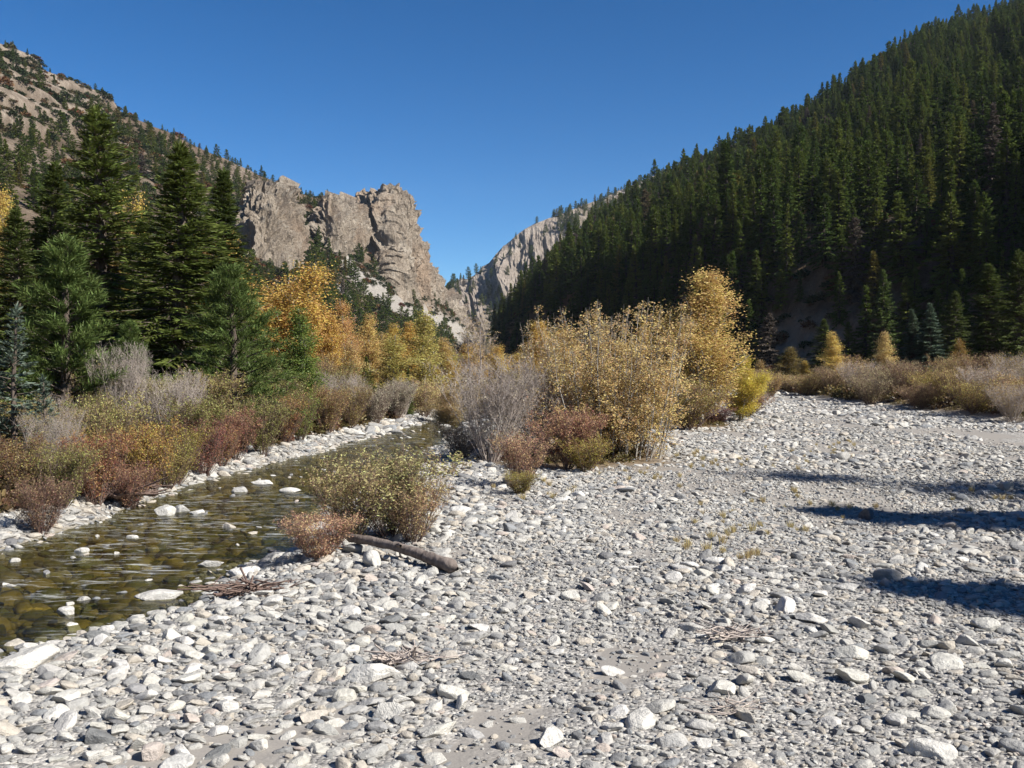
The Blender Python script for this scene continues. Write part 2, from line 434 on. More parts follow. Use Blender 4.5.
hillR = link("forested_hill", mesh("forested_hill", PR.reshape(-1, 3), grid_faces(*PR.shape[:2]), M_RIGHT,
             attrs={'rock': rockR * 0.8, 'scree': blob(pxR, pyR, 800, 340, 40, 18) * low}))
tag(hillR, kind="structure")

# --- dry slope on the river side
l_base = sink([(-75, -160), (-70, -60), (-66, 0), (-60, 50), (-55, 100), (-50, 160), (-46, 230), (-42, 310), (-40, 400), (-34, 480), (-28, 560), (-20, 640)])
l_ridge = np.array([(-300, -200, 165), (-305, -60, 170), (-310, 60, 175), (-310, 200, 180)] +
          [tuple(at(*q)) for q in [(-320, -90, 400), (-120, 2, 440), (0, 50, 480), (110, 103, 510), (210, 152, 545), (300, 194, 585), (352, 214, 640), (475, 338, 690)]])
l_mid = (l_base + l_ridge) * 0.5; l_mid[:, 2] -= 4
lb = np.array([-130, 110, 0.])
PL = loft([l_base, l_mid, l_ridge, l_ridge + lb + (0, 0, -30), l_ridge + lb * 3 + (0, 0, -140)], 380, [80, 100, 14, 10])
vL = np.concatenate([np.linspace(0, 1, 180), np.full(PL.shape[0] - 180, 1.0)])[:, None]
PL[..., 2] += fbm(PL[..., 0] * 0.01, PL[..., 1] * 0.01, 0, 4, 13) * (12 * np.sin(np.pi * np.clip(vL * 0.93, 0, 1)) + 1) + 1.3 * fbm(PL[..., 0] * 0.06, PL[..., 1] * 0.06, PL[..., 2] * 0.06, 4, 15)
pxL, pyL = project(PL)
band = fbm(PL[..., 0] * 0.012, PL[..., 1] * 0.012, PL[..., 2] * 0.1, 4, 17, True)
upper = blob(pxL, pyL, 20, 92, 75, 36, 0.5)
strata = np.clip(upper * (0.15 + 1.3 * np.sin(PL[..., 2] * 0.42 + 2 * fbm(PL[..., 0] * 0.01, PL[..., 1] * 0.01, 0, 2, 19))), 0, 1)
rockL = np.clip(strata + sstep((band - 0.35) * 4) * 0.6 * sstep(vL * 3), 0, 1)
NL = normals(PL)
PL = PL + NL * ((strata * 3.5 + rockL * 1.2) * (vL < 0.995))[..., None]
lyL = np.interp(pxL, [345, 365, 400, 470], [262, 284, 306, 340])
screeL = np.clip(sstep(1.5 - np.abs(pyL - lyL) / 12) * ((pxL > 342) & (pxL < 480)) + blob(pxL, pyL, 330, 300, 18, 12, .5), 0, 1)
hillL = link("rocky_hill", mesh("rocky_hill", PL.reshape(-1, 3), grid_faces(*PL.shape[:2]), M_LEFT, attrs={'rock': rockL, 'scree': screeL}))
tag(hillL, kind="structure")

# --- cliffs standing out of the dry slope
def rock_mat(name, lo, mid, hi, red):
    m, nt, out = new_mat(name); b = NB(nt); P = b.pos()
    rc, n2 = rock_nodes(b, P, lo, mid, hi, 0.06)
    rn = b.noise(P, 0.025, 4)
    rc = b.mix(b.math('MULTIPLY', b.ramp(rn, [(0.5, 0), (0.68, 1)]), 0.6), rc, red)
    n3 = b.noise(b.mapv(P, (1, 1, 0.3)), 0.9, 6, 0.7)
    b.l(b.principled(rc, 0.93, b.bump(n3, 0.9, 1.2, b.bump(n2, 1.0, 4.0)), 0.15), out.inputs[0])
    return m
M_CLIFF = rock_mat("cliff_rock", (0.15, 0.12, 0.092), (0.33, 0.275, 0.215), (0.5, 0.44, 0.36), (0.36, 0.255, 0.175))

def depth_on(px, py):
    """Distance of the dry slope in the direction of an image position."""
    d = (pxL[:180] - px) ** 2 + (pyL[:180] - py) ** 2 + np.where(PL[:180, :, 1] < 5, 1e9, 0)
    return float(PL[:180, :, 1].ravel()[np.argmin(d)])

def cliff(name, top, bottom, nu, nv, amp, freq, seed, crest=6.0, bk=(-20, 60, 0)):
    """Rock wall from its foot (bottom) to its crest (top), with a body behind it."""
    top = np.array([at(*q) for q in top]); bottom = np.array([at(*q) for q in bottom])
    bk = np.array(bk, float)
    low_ = bottom + np.array([0, 0, -14.0])
    mid = (bottom * 0.45 + top * 0.55) + (bottom - top) * np.array([0.15, 0.15, 0])
    G = loft([low_, bottom, mid, top, top + bk + (0, 0, -6), top + bk * 2 + (0, 0, -70)], nu, [8, nv // 2, nv // 2, 10, 8])
    n = G.shape[0]; k = 8 + 2 * (nv // 2)
    w = np.concatenate([np.linspace(0, 1, 8), np.ones(k - 8), np.linspace(1, 0.3, n - k)])[:, None]
    s = np.cumsum(np.linalg.norm(np.gradient(G[k // 2], axis=0), axis=-1))[None, :]
    z = G[..., 2]
    warp = 7 * fbm(s * 0.035 + z * 0, z * 0.035, 0, 3, seed + 40)
    big = fbm((s + 1.6 * warp) * freq * 0.45, z * freq * 0.12, 0, 3, seed + 21)
    flute = fbm((s + warp) * freq, z * freq * 0.2, 0, 5, seed, True)
    cracks = fbm((s + 0.5 * warp) * freq * 3.2, z * freq * 0.9, 0, 4, seed + 31, True)
    blocks = fbm(G[..., 0] * 0.17, G[..., 1] * 0.17, z * 0.06, 4, seed + 9)
    q = np.round(blocks * 3) / 3
    ledge = ((z * 0.085 + 0.9 * fbm(s * 0.03, z * 0.015, 0, 3, seed + 3)) % 1)
    disp = amp * (1.3 * big + 1.15 * flute + 0.75 * cracks + 0.5 * q + 0.2 * blocks + 0.36 * ledge + 0.28 * fbm(G[..., 0] * 0.12, G[..., 1] * 0.12, z * 0.12, 4, seed + 61))
    N = normals(G); N = N * np.where(N[..., 1:2] > 0, -1, 1)          # outwards, to the valley
    G = G + N * (w * disp)[..., None]
    peak = np.exp(-((np.arange(n) - k) / (0.28 * nv)) ** 2)[:, None]
    G[..., 2] += peak * crest * (fbm(s * freq, 0.5 + 0 * z, 0, 5, seed + 5, True) - 0.1)
    crev = np.clip(0.5 - 0.9 * flute - 0.5 * cracks, 0, 1) * w
    o = link(name, mesh(name, G.reshape(-1, 3), grid_faces(*G.shape[:2]), M_CLIFF, smooth=False))
    return tag(o, kind="structure")
for spots, nu_, sd in (([(243, 222, 240), (248, 206, 252), (256, 193, 258), (266, 187, 264), (276, 199, 268), (287, 195, 268), (297, 210, 262), (303, 222, 254), (308, 234, 246)], 330, 3),
                       ([(321, 226, 240), (325, 212, 247), (331, 206, 249), (339, 210, 247), (346, 206, 245), (354, 212, 242), (362, 218, 238)], 240, 6)):
    ct_, cb_ = [], []
    for px, t_, b_ in spots:
        f0 = depth_on(px, b_); f1 = depth_on(px, t_ + 4); cb_.append((px, b_, f0 - 3)); ct_.append((px, t_, f0 + 0.30 * (f1 - f0)))
    cliff("cliff", ct_, cb_, nu_, 150, 4.8, 0.2, sd, crest=5, bk=(-15, 45, 0))
cliff("cliff", [(346, 216, 655), (355, 207, 650), (364, 199, 646), (374, 194, 634), (384, 193, 628), (394, 196, 634), (402, 208, 645), (410, 228, 665), (418, 248, 690), (428, 267, 715), (438, 283, 750), (448, 297, 790), (457, 311, 820)],
      [(345, 252, 626), (354, 264, 615), (364, 276, 600), (377, 291, 580), (391, 300, 568), (402, 303, 587), (410, 306, 603), (419, 309, 620), (428, 316, 640), (437, 320, 665), (446, 323, 690), (454, 324, 730), (462, 326, 770)], 640, 240, 6.0, 0.075, 18, crest=3)

# --- far ridge closing the valley
f_ridge = np.array([at(*q) for q in [(400, 330, 1150), (440, 300, 1150), (458, 281, 1150), (472, 276, 1150), (492, 260, 1150), (512, 238, 1160), (530, 226, 1170), (560, 213, 1200), (600, 199, 1260), (650, 178, 1320), (740, 150, 1400), (900, 130, 1500)]])
f_base = np.array([at(*q) for q in [(400, 356, 900), (440, 350, 880), (462, 340, 860), (480, 346, 850), (500, 352, 850), (520, 355, 860), (545, 355, 880), (580, 355, 900), (630, 355, 930), (690, 355, 960), (780, 355, 1000), (950, 355, 1100)]])
f_base[:, 2] -= 12
f_mid = f_base * 0.42 + f_ridge * 0.58; f_mid[:, 2] -= 14
PF = loft([f_base, f_mid, f_ridge, f_ridge + (60, 200, -60), f_ridge + (120, 500, -240)], 640, [90, 110, 12, 8])
vF = np.concatenate([np.linspace(0, 1, 200), np.full(PF.shape[0] - 200, 1.0)])[:, None]
sF = np.cumsum(np.linalg.norm(np.gradient(PF[150], axis=0), axis=-1))[None, :] + 0 * PF[..., 0]
pxF, pyF = project(PF)
cl = np.clip(blob(pxF, pyF, 525, 250, 45, 42, 0.6) + blob(pxF, pyF, 470, 300, 14, 30, 0.6), 0, 1)
NF = normals(PF); NF = NF * np.where(NF[..., 1:2] > 0, -1, 1)
wF = 10 * fbm(sF * 0.02, PF[..., 2] * 0.02, 0, 3, 78)
PF = PF + NF * ((4 + 12 * cl) * (0.8 * fbm((sF + wF) * 0.03, PF[..., 2] * 0.007, 0, 4, 71, True) + 0.45 * fbm((sF + wF) * 0.11, PF[..., 2] * 0.03, 0, 4, 72, True)
     + 0.4 * fbm(PF[..., 0] * .06, PF[..., 1] * .06, PF[..., 2] * .06, 4, 74)) * (vF < 1) * (1 - 0.8 * vF ** 6))[..., None]
PF[..., 2] += 3 * fbm(PF[..., 0] * 0.02, PF[..., 1] * 0.02, 0, 4, 73)
rockF = np.clip(cl + sstep(fbm(PF[..., 0] * 0.015, PF[..., 1] * 0.015, PF[..., 2] * 0.03, 4, 75) * 3), 0, 1)
hillF = link("far_hill", mesh("far_hill", PF.reshape(-1, 3), grid_faces(*PF.shape[:2]), M_FAR, smooth=False, attrs={'rock': rockF, 'scree': 0 * rockF}))
tag(hillF, kind="structure")

# ------------------------------------------------------------------ scattering (stuff)
def scatter(name, pos, rot, scl, idx, protos, label=None, cat=None):
    """One stuff object: points carrying rotation, scale and which prototype stands there."""
    c = bpy.data.collections.new(name + "_source")
    for o in protos: c.objects.link(o)
    order = sorted(range(len(protos)), key=lambda i: protos[i].name)
    inv = np.empty(len(protos), int); inv[order] = np.arange(len(protos))
    n = len(pos)
    me = bpy.data.meshes.new(name); me.vertices.add(n); me.vertices.foreach_set("co", np.asarray(pos, np.float32).ravel())
    a = me.attributes.new("rot", 'FLOAT_VECTOR', 'POINT'); a.data.foreach_set("vector", np.asarray(rot, np.float32).ravel())
    a = me.attributes.new("scl", 'FLOAT_VECTOR', 'POINT'); a.data.foreach_set("vector", np.asarray(scl, np.float32).ravel())
    a = me.attributes.new("idx", 'INT', 'POINT'); a.data.foreach_set("value", inv[np.asarray(idx)].astype(np.int32))
    me.update()
    ng = bpy.data.node_groups.new(name + "_scatter", 'GeometryNodeTree')
    ng.interface.new_socket("Geometry", in_out='INPUT', socket_type='NodeSocketGeometry')
    ng.interface.new_socket("Geometry", in_out='OUTPUT', socket_type='NodeSocketGeometry')
    N = ng.nodes; gi = N.new('NodeGroupInput'); go = N.new('NodeGroupOutput')
    ip = N.new('GeometryNodeInstanceOnPoints'); ci = N.new('GeometryNodeCollectionInfo')
    ci.inputs['Collection'].default_value = c; ci.inputs['Separate Children'].default_value = True; ci.inputs['Reset Children'].default_value = True
    def na(nm, t):
        x = N.new('GeometryNodeInputNamedAttribute'); x.data_type = t; x.inputs['Name'].default_value = nm; return x.outputs['Attribute']
    er = N.new('FunctionNodeEulerToRotation')
    L = ng.links.new
    L(gi.outputs[0], ip.inputs['Points']); L(ci.outputs[0], ip.inputs['Instance']); ip.inputs['Pick Instance'].default_value = True
    L(na("idx", 'INT'), ip.inputs['Instance Index']); L(na("rot", 'FLOAT_VECTOR'), er.inputs[0]); L(er.outputs[0], ip.inputs['Rotation'])
    L(na("scl", 'FLOAT_VECTOR'), ip.inputs['Scale']); L(ip.outputs[0], go.inputs[0])
    o = link(name, me); md = o.modifiers.new("scatter", 'NODES'); md.node_group = ng
    return tag(o, label, cat, kind="stuff")

def proto(name, me):
    o = bpy.data.objects.new(name, me); PROTO.objects.link(o); return o

# ------------------------------------------------------------------ conifers
def conifer(seed, H, R, nb, per, cl_, cw, droop=0.35, t0=0.06, el0=-0.25, el1=0.7, pine=False, pw=0.75, side=4):
    r = np.random.default_rng(seed)
    zt = np.linspace(0, 1, 8)
    tp = np.stack([0.02 * H * fbm(zt * 2, seed, 0, 2, seed) * zt, 0.02 * H * fbm(zt * 2, seed + 9, 0, 2, seed) * zt, zt * H], -1)[None]
    tv = tubes(tp, (0.018 * H * (1 - zt) ** 0.8 + 0.004 * H)[None], 8)
    t = np.clip(t0 + (0.985 - t0) * (np.arange(nb) / nb) ** 0.95 + r.normal(0, 0.008, nb), 0.02, 0.99)
    az = np.arange(nb) * 2.399 + r.normal(0, 0.4, nb)
    lop = 1 + 0.18 * np.sin(az + seed) + 0.12 * fbm(t * 9, az * 0.6, 0, 2, seed + 2)
    L = R * (1 - t) ** pw * r.uniform(0.45, 1.14, nb) * lop + 0.02 * R
    if pine: L *= np.clip((t - t0) * 6 + 0.55, 0, 1)
    el = el0 + (el1 - el0) * t + r.normal(0, 0.17, nb)
    s = np.linspace(0, 1, 6)[None, :]
    hor = L[:, None] * s * np.cos(el)[:, None]
    zz = t[:, None] * H + L[:, None] * (np.sin(el)[:, None] * s - droop * s ** 2 + 0.55 * droop * s ** 3)
    cx, cy = np.interp(t, zt, tp[0, :, 0]), np.interp(t, zt, tp[0, :, 1])
    BP = np.stack([cx[:, None] + np.cos(az)[:, None] * hor, cy[:, None] + np.sin(az)[:, None] * hor, zz], -1)
    br = (0.006 * H * (L / R) ** 0.7 + 0.003)[:, None] * (1 - 0.85 * s)
    bv = tubes(BP, br, 3)
    # needle sprays
    nper = np.maximum((per * (0.25 + 0.75 * L / L.max())).astype(int), 3)
    bi = np.repeat(np.arange(nb), nper); M = len(bi)
    u = r.uniform(0.12, 1.0, M) ** 0.8 if not pine else r.uniform(0.35, 1.0, M) ** 0.7
    if pine: u = np.round(u * 5 + r.normal(0, 0.18, M)) / 5; u = np.clip(u, 0.15, 1)
    f = u * 5; i0 = np.clip(f.astype(int), 0, 4); fr = (f - i0)[:, None]
    base = BP[bi, i0] * (1 - fr) + BP[bi, i0 + 1] * fr
    dirb = unit(BP[bi, i0 + 1] - BP[bi, i0])
    if pine:
        d = unit(rand_dir(r, M) + dirb * 0.9 + np.array([0, 0, 0.35]))
        base = base + r.normal(0, 0.05 * R, (M, 3)) * 0.6
        ln = cl_ * r.uniform(0.6, 1.1, M)
    else:
        sg = r.choice([-1, 1], M) * r.uniform(0.35, 1.15, M)
        c, sn = np.cos(sg), np.sin(sg)
        d = np.stack([dirb[:, 0] * c - dirb[:, 1] * sn, dirb[:, 0] * sn + dirb[:, 1] * c, dirb[:, 2] - r.uniform(-0.12, 0.4, M)], -1)
        ln = cl_ * r.uniform(0.5, 1.15, M) * (0.35 + 0.65 * L[bi] / R) * (1.15 - 0.55 * u)
        base = base + r.normal(0, 0.012 * R, (M, 3))
    cv = cards(base, d, ln, cw * r.uniform(0.7, 1.3, M) * (0.5 + 0.5 * ln / cl_), r.normal(0, 0.7, M), r)
    n2 = max(nb // 3, 10)          # leader
    tb = np.stack([np.full(n2, tp[0, -1, 0]), np.full(n2, tp[0, -1, 1]), H * r.uniform(0.93, 1.0, n2)], -1)
    dd = unit(np.concatenate([r.normal(0, 0.5, (n2, 2)), r.uniform(0.5, 1.2, (n2, 1))], 1))
    lv = cards(tb, dd, np.full(n2, cl_ * 0.6), np.full(n2, cw * 0.6), r.normal(0, 1, n2), r)
    return join([tv, bv]), join([cv, lv])

class Kind:
    """One kind of plant: meshes of its trunk and crown, built once, copied as separate things."""
    def __init__(s, trunk, crown, mt, mc, name, crown_name="crown", trunk_name="trunk"):
        s.name = name; s.cn, s.tn = crown_name, trunk_name
        s.tm = mesh(name + "_trunk", *trunk, mt)
        s.cm = mesh(name + "_crown", *crown, mc, smooth=False)
        V, Fc = join([trunk, crown])
        s.V, s.F, s.nt = V, Fc, len(trunk[1])
        s.mt, s.mc = mt, mc
        s.h = V[:, 2].max()
        s.w = 2 * np.percentile(np.hypot(V[:, 0], V[:, 1]), 98)
        s.first = None; s.whole = None
    def whole_mesh(s):
        if s.whole is None:
            s.whole = mesh(s.name + "_whole", s.V, s.F, [s.mt, s.mc], idx=(np.arange(len(s.F)) >= s.nt).astype(int), smooth=False)
        return s.whole
    def place(s, loc, rot, scale, colour=None, label=None, cat=None, group=None, name=None):
        if s.first is None:
            e = bpy.data.objects.new(name or s.name, None); COL.objects.link(e); e.empty_display_size = 0.2
            link(s.tn, s.tm, e); link(s.cn, s.cm, e); s.first = e
        else:
            e = s.first.copy(); COL.objects.link(e)
            for k in ("label", "category", "group", "kind"):
                if k in e: del e[k]
            e.name = name or s.name
            for ch in s.first.children:
                c = ch.copy(); COL.objects.link(c); c.parent = e
        e.location = loc; e.rotation_euler = rot; e.scale = scale if hasattr(scale, '__len__') else (scale,) * 3
        if colour is not None:
            for ch in e.children:
                if ch.name.startswith(s.cn): ch.color = (*colour, 1)
        return tag(e, label, cat, group)
    def place_whole(s, loc, rot, scale, label, cat, group, name=None):
        o = link(name or s.name, s.whole_mesh()); o.location = loc; o.rotation_euler = rot
        o.scale = scale if hasattr(scale, '__len__') else (scale,) * 3
        return tag(o, label, cat, group)

SPR = [Kind(*conifer(11 + i, 10, R, 430, 66, 0.6, 0.08, droop=0.35, pw=pw), M_BARK, M_NEEDLE, "spruce_tree") for i, (R, pw) in enumerate([(2.3, 0.72), (2.6, 0.62), (1.9, 0.8)])]
PINE = [Kind(*conifer(31 + i, 5, R, 150, 210, 0.22, 0.02, droop=0.1, t0=0.04, el0=0.15, el1=0.9, pine=True, pw=0.62), M_BARK, M_NEEDLE, "pine_tree") for i, R in enumerate([1.35, 1.6])]
BLUE = [Kind(*conifer(41, 3.2, 1.0, 110, 52, 0.30, 0.05, droop=0.05, t0=0.03, el0=0.0, el1=0.6, pw=0.85), M_BARK, M_NEEDLE, "blue_spruce")]
FIR = [Kind(*conifer(51 + i, 12, R, 150, 44, 1.15, 0.29, droop=0.4, t0=0.05, pw=pw, side=3), M_DARKBARK, M_FOREST, "fir_tree") for i, (R, pw) in enumerate([(2.7, 0.8), (3.2, 0.7), (2.2, 0.9), (2.9, 0.6), (2.9, 0.42), (1.9, 0.55)])]
HPINE = [Kind(*conifer(61 + i, 8, R, 80, 28, 1.0, 0.46, droop=0.15, t0=0.05, el0=0.1, pw=pw_), M_BARK, M_FOREST, "hillside_conifer") for i, (R, pw_) in enumerate([(2.3, .7), (2.9, .45)])]

def sample_on(Pg, n, r, wgt=None):
    A = np.linalg.norm(np.cross((Pg[1:, :-1] - Pg[:-1, :-1]), (Pg[:-1, 1:] - Pg[:-1, :-1])), axis=-1)
    if wgt is not None: A = A * wgt[:-1, :-1]
    p = A.ravel() / A.sum(); k = r.choice(len(p), n, p=p)
    i, j = np.divmod(k, Pg.shape[1] - 1); a, b_ = r.random(n)[:, None], r.random(n)[:, None]
    return Pg[i, j] * (1 - a) * (1 - b_) + Pg[i + 1, j] * a * (1 - b_) + Pg[i, j + 1] * (1 - a) * b_ + Pg[i + 1, j + 1] * a * b_

def thin(P, rad, r):
    cell = {}; keep = []
    for i, (x, y) in enumerate(P[:, :2]):
        rr = rad[i]; cx, cy = int(x // 8), int(y // 8); ok = True
        for a in (-1, 0, 1):
            for b_ in (-1, 0, 1):
                for j in cell.get((cx + a, cy + b_), ()):
                    if (P[j, 0] - x) ** 2 + (P[j, 1] - y) ** 2 + 0.5 * (P[j, 2] - P[i, 2]) ** 2 < (0.5 * (rr + rad[j])) ** 2: ok = False; break
                if not ok: break
            if not ok: break
        if ok: cell.setdefault((cx, cy), []).append(i); keep.append(i)
    return np.array(keep)

r = np.random.default_rng(101)
wR = np.ones(PR.shape[:2]); wR[176:] = 0.15
inview = (pxR > -250) & (pxR < 1350) & (PR[..., 1] > 40)
wR = wR * np.where(inview, 1, 0.12)
tp = sample_on(PR, 50000, r, wR)
px, py = project(tp)
dens = 0.5 + fbm(tp[:, 0] * 0.012, tp[:, 1] * 0.012, 0, 3, 23)
clear = blob(px, py, 800, 345, 65, 26, 0.5) + blob(px, py, 560, 330, 40, 14, 0.4) + 0.6 * blob(px, py, 790, 118, 14, 6) + 0.7 * blob(px, py, 800, 40, 20, 6)
ok = (r.random(len(tp)) > clear * 0.93) & (r.random(len(tp)) < dens * 1.6 + 0.45)
tp = tp[ok]
k = thin(tp, r.uniform(2.3, 5.0, len(tp)), r); tp = tp[k]
hs = r.normal(1.0, 0.29, len(tp)).clip(0.35, 1.8) * (0.85 + 0.1 * sstep((tp[:, 1] - 150) / 300))
px, py = project(tp)
size = hs * 12 / np.maximum(tp[:, 1], 1) * F
vis = (px > -10) & (px < 1034) & (py > 0) & (py < 385) & (tp[:, 1] > 30)
# clumps of trees and the willows stand before the lowest part of the slope
vis &= ~((py > 330) & (px < 745))
order = np.argsort(-np.where(vis, size, 0)); pick = order[:290]
kk = r.choice(6, len(tp), p=[.24, .2, .16, .16, .14, .1]); rz = r.uniform(0, 6.28, len(tp)); wd = r.uniform(0.8, 1.2, len(tp))
LAB_F = "dark green fir in the dense forest on the shaded slope"
for i in pick:
    loc = tuple(tp[i] + (0, 0, -0.4)); rot = (r.normal(0, .02), r.normal(0, .02), rz[i]); sc = (hs[i] * wd[i], hs[i] * wd[i], hs[i])
    if size[i] > 48: FIR[kk[i]].place(loc, rot, sc, None, LAB_F, "tree", "firs of the forest on the shaded slope")
    else: FIR[kk[i]].place_whole(loc, rot, sc, LAB_F, "tree", "firs of the forest on the shaded slope")
rest = np.setdiff1d(np.arange(len(tp)), pick)
scatter("forest", tp[rest] + (0, 0, -0.4), np.stack([0 * rz, 0 * rz, rz], -1)[rest], np.stack([hs * wd, hs * wd, hs], -1)[rest], kk[rest],
        [proto("fir_source", q.whole_mesh()) for q in FIR], "dense fir forest covering the shaded slope", "forest")
print("forest trees", len(tp))

# --- conifers and scrub of the dry slope
r = np.random.default_rng(202)
wL = np.ones(PL.shape[:2]); wL[186:] = 0.1
wL = wL * np.where((pxL > -250) & (pxL < 520) & (PL[..., 1] > 60), 1, 0.1)
tp = sample_on(PL, 17000, r, wL); px, py = project(tp)
up = lambda x: np.interp(x, [-200, 0, 100, 200, 300, 352, 475], [-30, 50, 100, 150, 193, 212, 336])
band_top = 1.0 * sstep((22 - (py - up(px))) / 14)                       # trees along the crest
gully = np.exp(-((py - np.interp(px, [280, 310, 345, 400, 440], [200, 252, 300, 334, 348])) / 16.0) ** 2) * ((px > 296) & (px < 450))
foot = sstep((py - np.interp(px, [0, 120, 250], [150, 210, 270])) / 40) * (px < 260)
mass = 0.75 * blob(px, py, 30, 145, 60, 22, .6) + 0.6 * blob(px, py, 250, 185, 60, 14, .6) + 0.6 * blob(px, py, 200, 160, 40, 12, .6)
def chute(px, py):
    ly = np.interp(px, [345, 365, 400, 470], [262, 284, 306, 340])
    return sstep(1.4 - np.abs(py - ly) / 12) * ((px > 340) & (px < 480))
clearL = np.clip(chute(px, py) + blob(px, py, 20, 92, 75, 30, .4) + blob(px, py, 395, 305, 32, 20, .3), 0, 1)
want = np.clip(0.13 + 0.45 * band_top + 0.9 * gully + 0.9 * foot + mass, 0, 1) * (1 - 0.9 * clearL) * (px > -300)
sel = r.random(len(tp)) < want
ct = tp[sel]; k = thin(ct, r.uniform(3.5, 7.0, len(ct)), r); ct = ct[k]
px, py = project(ct); hs = r.normal(0.72, 0.2, len(ct)).clip(0.35, 1.2) * np.where(py - up(px) < 14, .8, 1.0) * np.where((px > 290) & (py > up(px) + 40), 1.35, 1)
size = hs * 9 / np.maximum(ct[:, 1], 1) * F
vis = (px > -5) & (px < 470) & (ct[:, 1] > 60) & ~((px < 250) & (py > 250)) & (py < 335)
order = np.argsort(-np.where(vis, size * (1 + 0.3 * r.random(len(ct))), 0)); pick = order[:280]
rz = r.uniform(0, 6.28, len(ct)); kk = r.integers(0, 2, len(ct))
for i in pick:
    HPINE[kk[i]].place_whole(tuple(ct[i] + (0, 0, -0.3)), (0, 0, rz[i]), hs[i], "small dark conifer on the sunny rocky hillside", "tree", "conifers on the rocky hillside")
rest = np.setdiff1d(np.arange(len(ct)), pick)
scatter("woods", ct[rest] + (0, 0, -0.3), np.stack([0 * rz, 0 * rz, rz], -1)[rest], np.repeat(hs[rest][:, None], 3, 1), kk[rest],
        [proto("conifer_source", q.whole_mesh()) for q in HPINE], "conifers too far to count on the rocky hillside", "woods")
def blob_bush(seed, n=150, size=0.5):
    rr = np.random.default_rng(seed); d = rand_dir(rr, n); d[:, 2] = np.abs(d[:, 2])
    p = d * rr.uniform(0.4, 1.0, n)[:, None] * np.array([1, 1, 0.8])
    return cards(p, unit(d + rr.normal(0, 0.6, (n, 3))), np.full(n, size), np.full(n, size * 0.55), rr.normal(0, 1.5, n), rr)
SCR = [proto("scrub_source", mesh("scrub_source", *blob_bush(71 + i), M_SCRUBLEAF, smooth=False)) for i in range(3)]
sb = tp[~sel]; px, py = project(sb)
sb = sb[r.random(len(sb)) < (0.8 - 0.72 * np.clip(chute(px, py) + 0.5 * blob(px, py, 20, 92, 70, 25, .4), 0, 1))]
ns = len(sb); ss = np.exp(r.normal(0.45, 0.4, ns)).clip(0.6, 3.0)
scatter("hillside_scrub", sb, np.stack([np.zeros(ns)] * 2 + [r.uniform(0, 6.28, ns)], -1), np.stack([ss, ss, ss * r.uniform(.6, 1, ns)], -1), r.integers(0, 3, ns), SCR, "low scrub dotting the rocky hillside", "scrub")
r = np.random.default_rng(212)
tp = sample_on(PR, 9000, r, np.where(np.arange(PR.shape[0])[:, None] < 46, 1.0, 0.25) * inview); n = len(tp); ss = r.uniform(0.4, 1.7, n)
scatter("slope_scrub", tp, np.stack([np.zeros(n)] * 2 + [r.uniform(0, 6.28, n)], -1), np.stack([ss, ss, ss * r.uniform(.6, 1.1, n)], -1), r.integers(0, 3, n), SCR, "low brush under the firs of the shaded slope", "scrub")
# --- conifers of the far ridge
r = np.random.default_rng(303)
tp = sample_on(PF, 14000, r); px, py = project(tp)
upF = np.interp(px, [440, 458, 492, 512, 560, 650], [300, 281, 260, 238, 213, 178])
w = np.where(px > 520, 0.75, 0.25) * sstep((40 - (py - upF)) / 30) + 0.25 + 0.4 * ((px > 560) & (py < 250))
w = w * (1 - 0.92 * np.clip(blob(px, py, 525, 255, 40, 38, .4), 0, 1)) * (1 - 0.7 * blob(px, py, 470, 300, 14, 28, .4))
tp = tp[r.random(len(tp)) < w]; n = len(tp); rz = r.uniform(0, 6.28, n); hs = r.normal(1.1, 0.25, n).clip(.5, 1.8)
scatter("far_woods", tp + (0, 0, -.3), np.stack([0 * rz, 0 * rz, rz], -1), np.repeat(hs[:, None], 3, 1), r.integers(0, 2, n),
        [proto("far_conifer_source", q.whole_mesh()) for q in HPINE], "distant conifers along the ridge at the valley head", "woods")

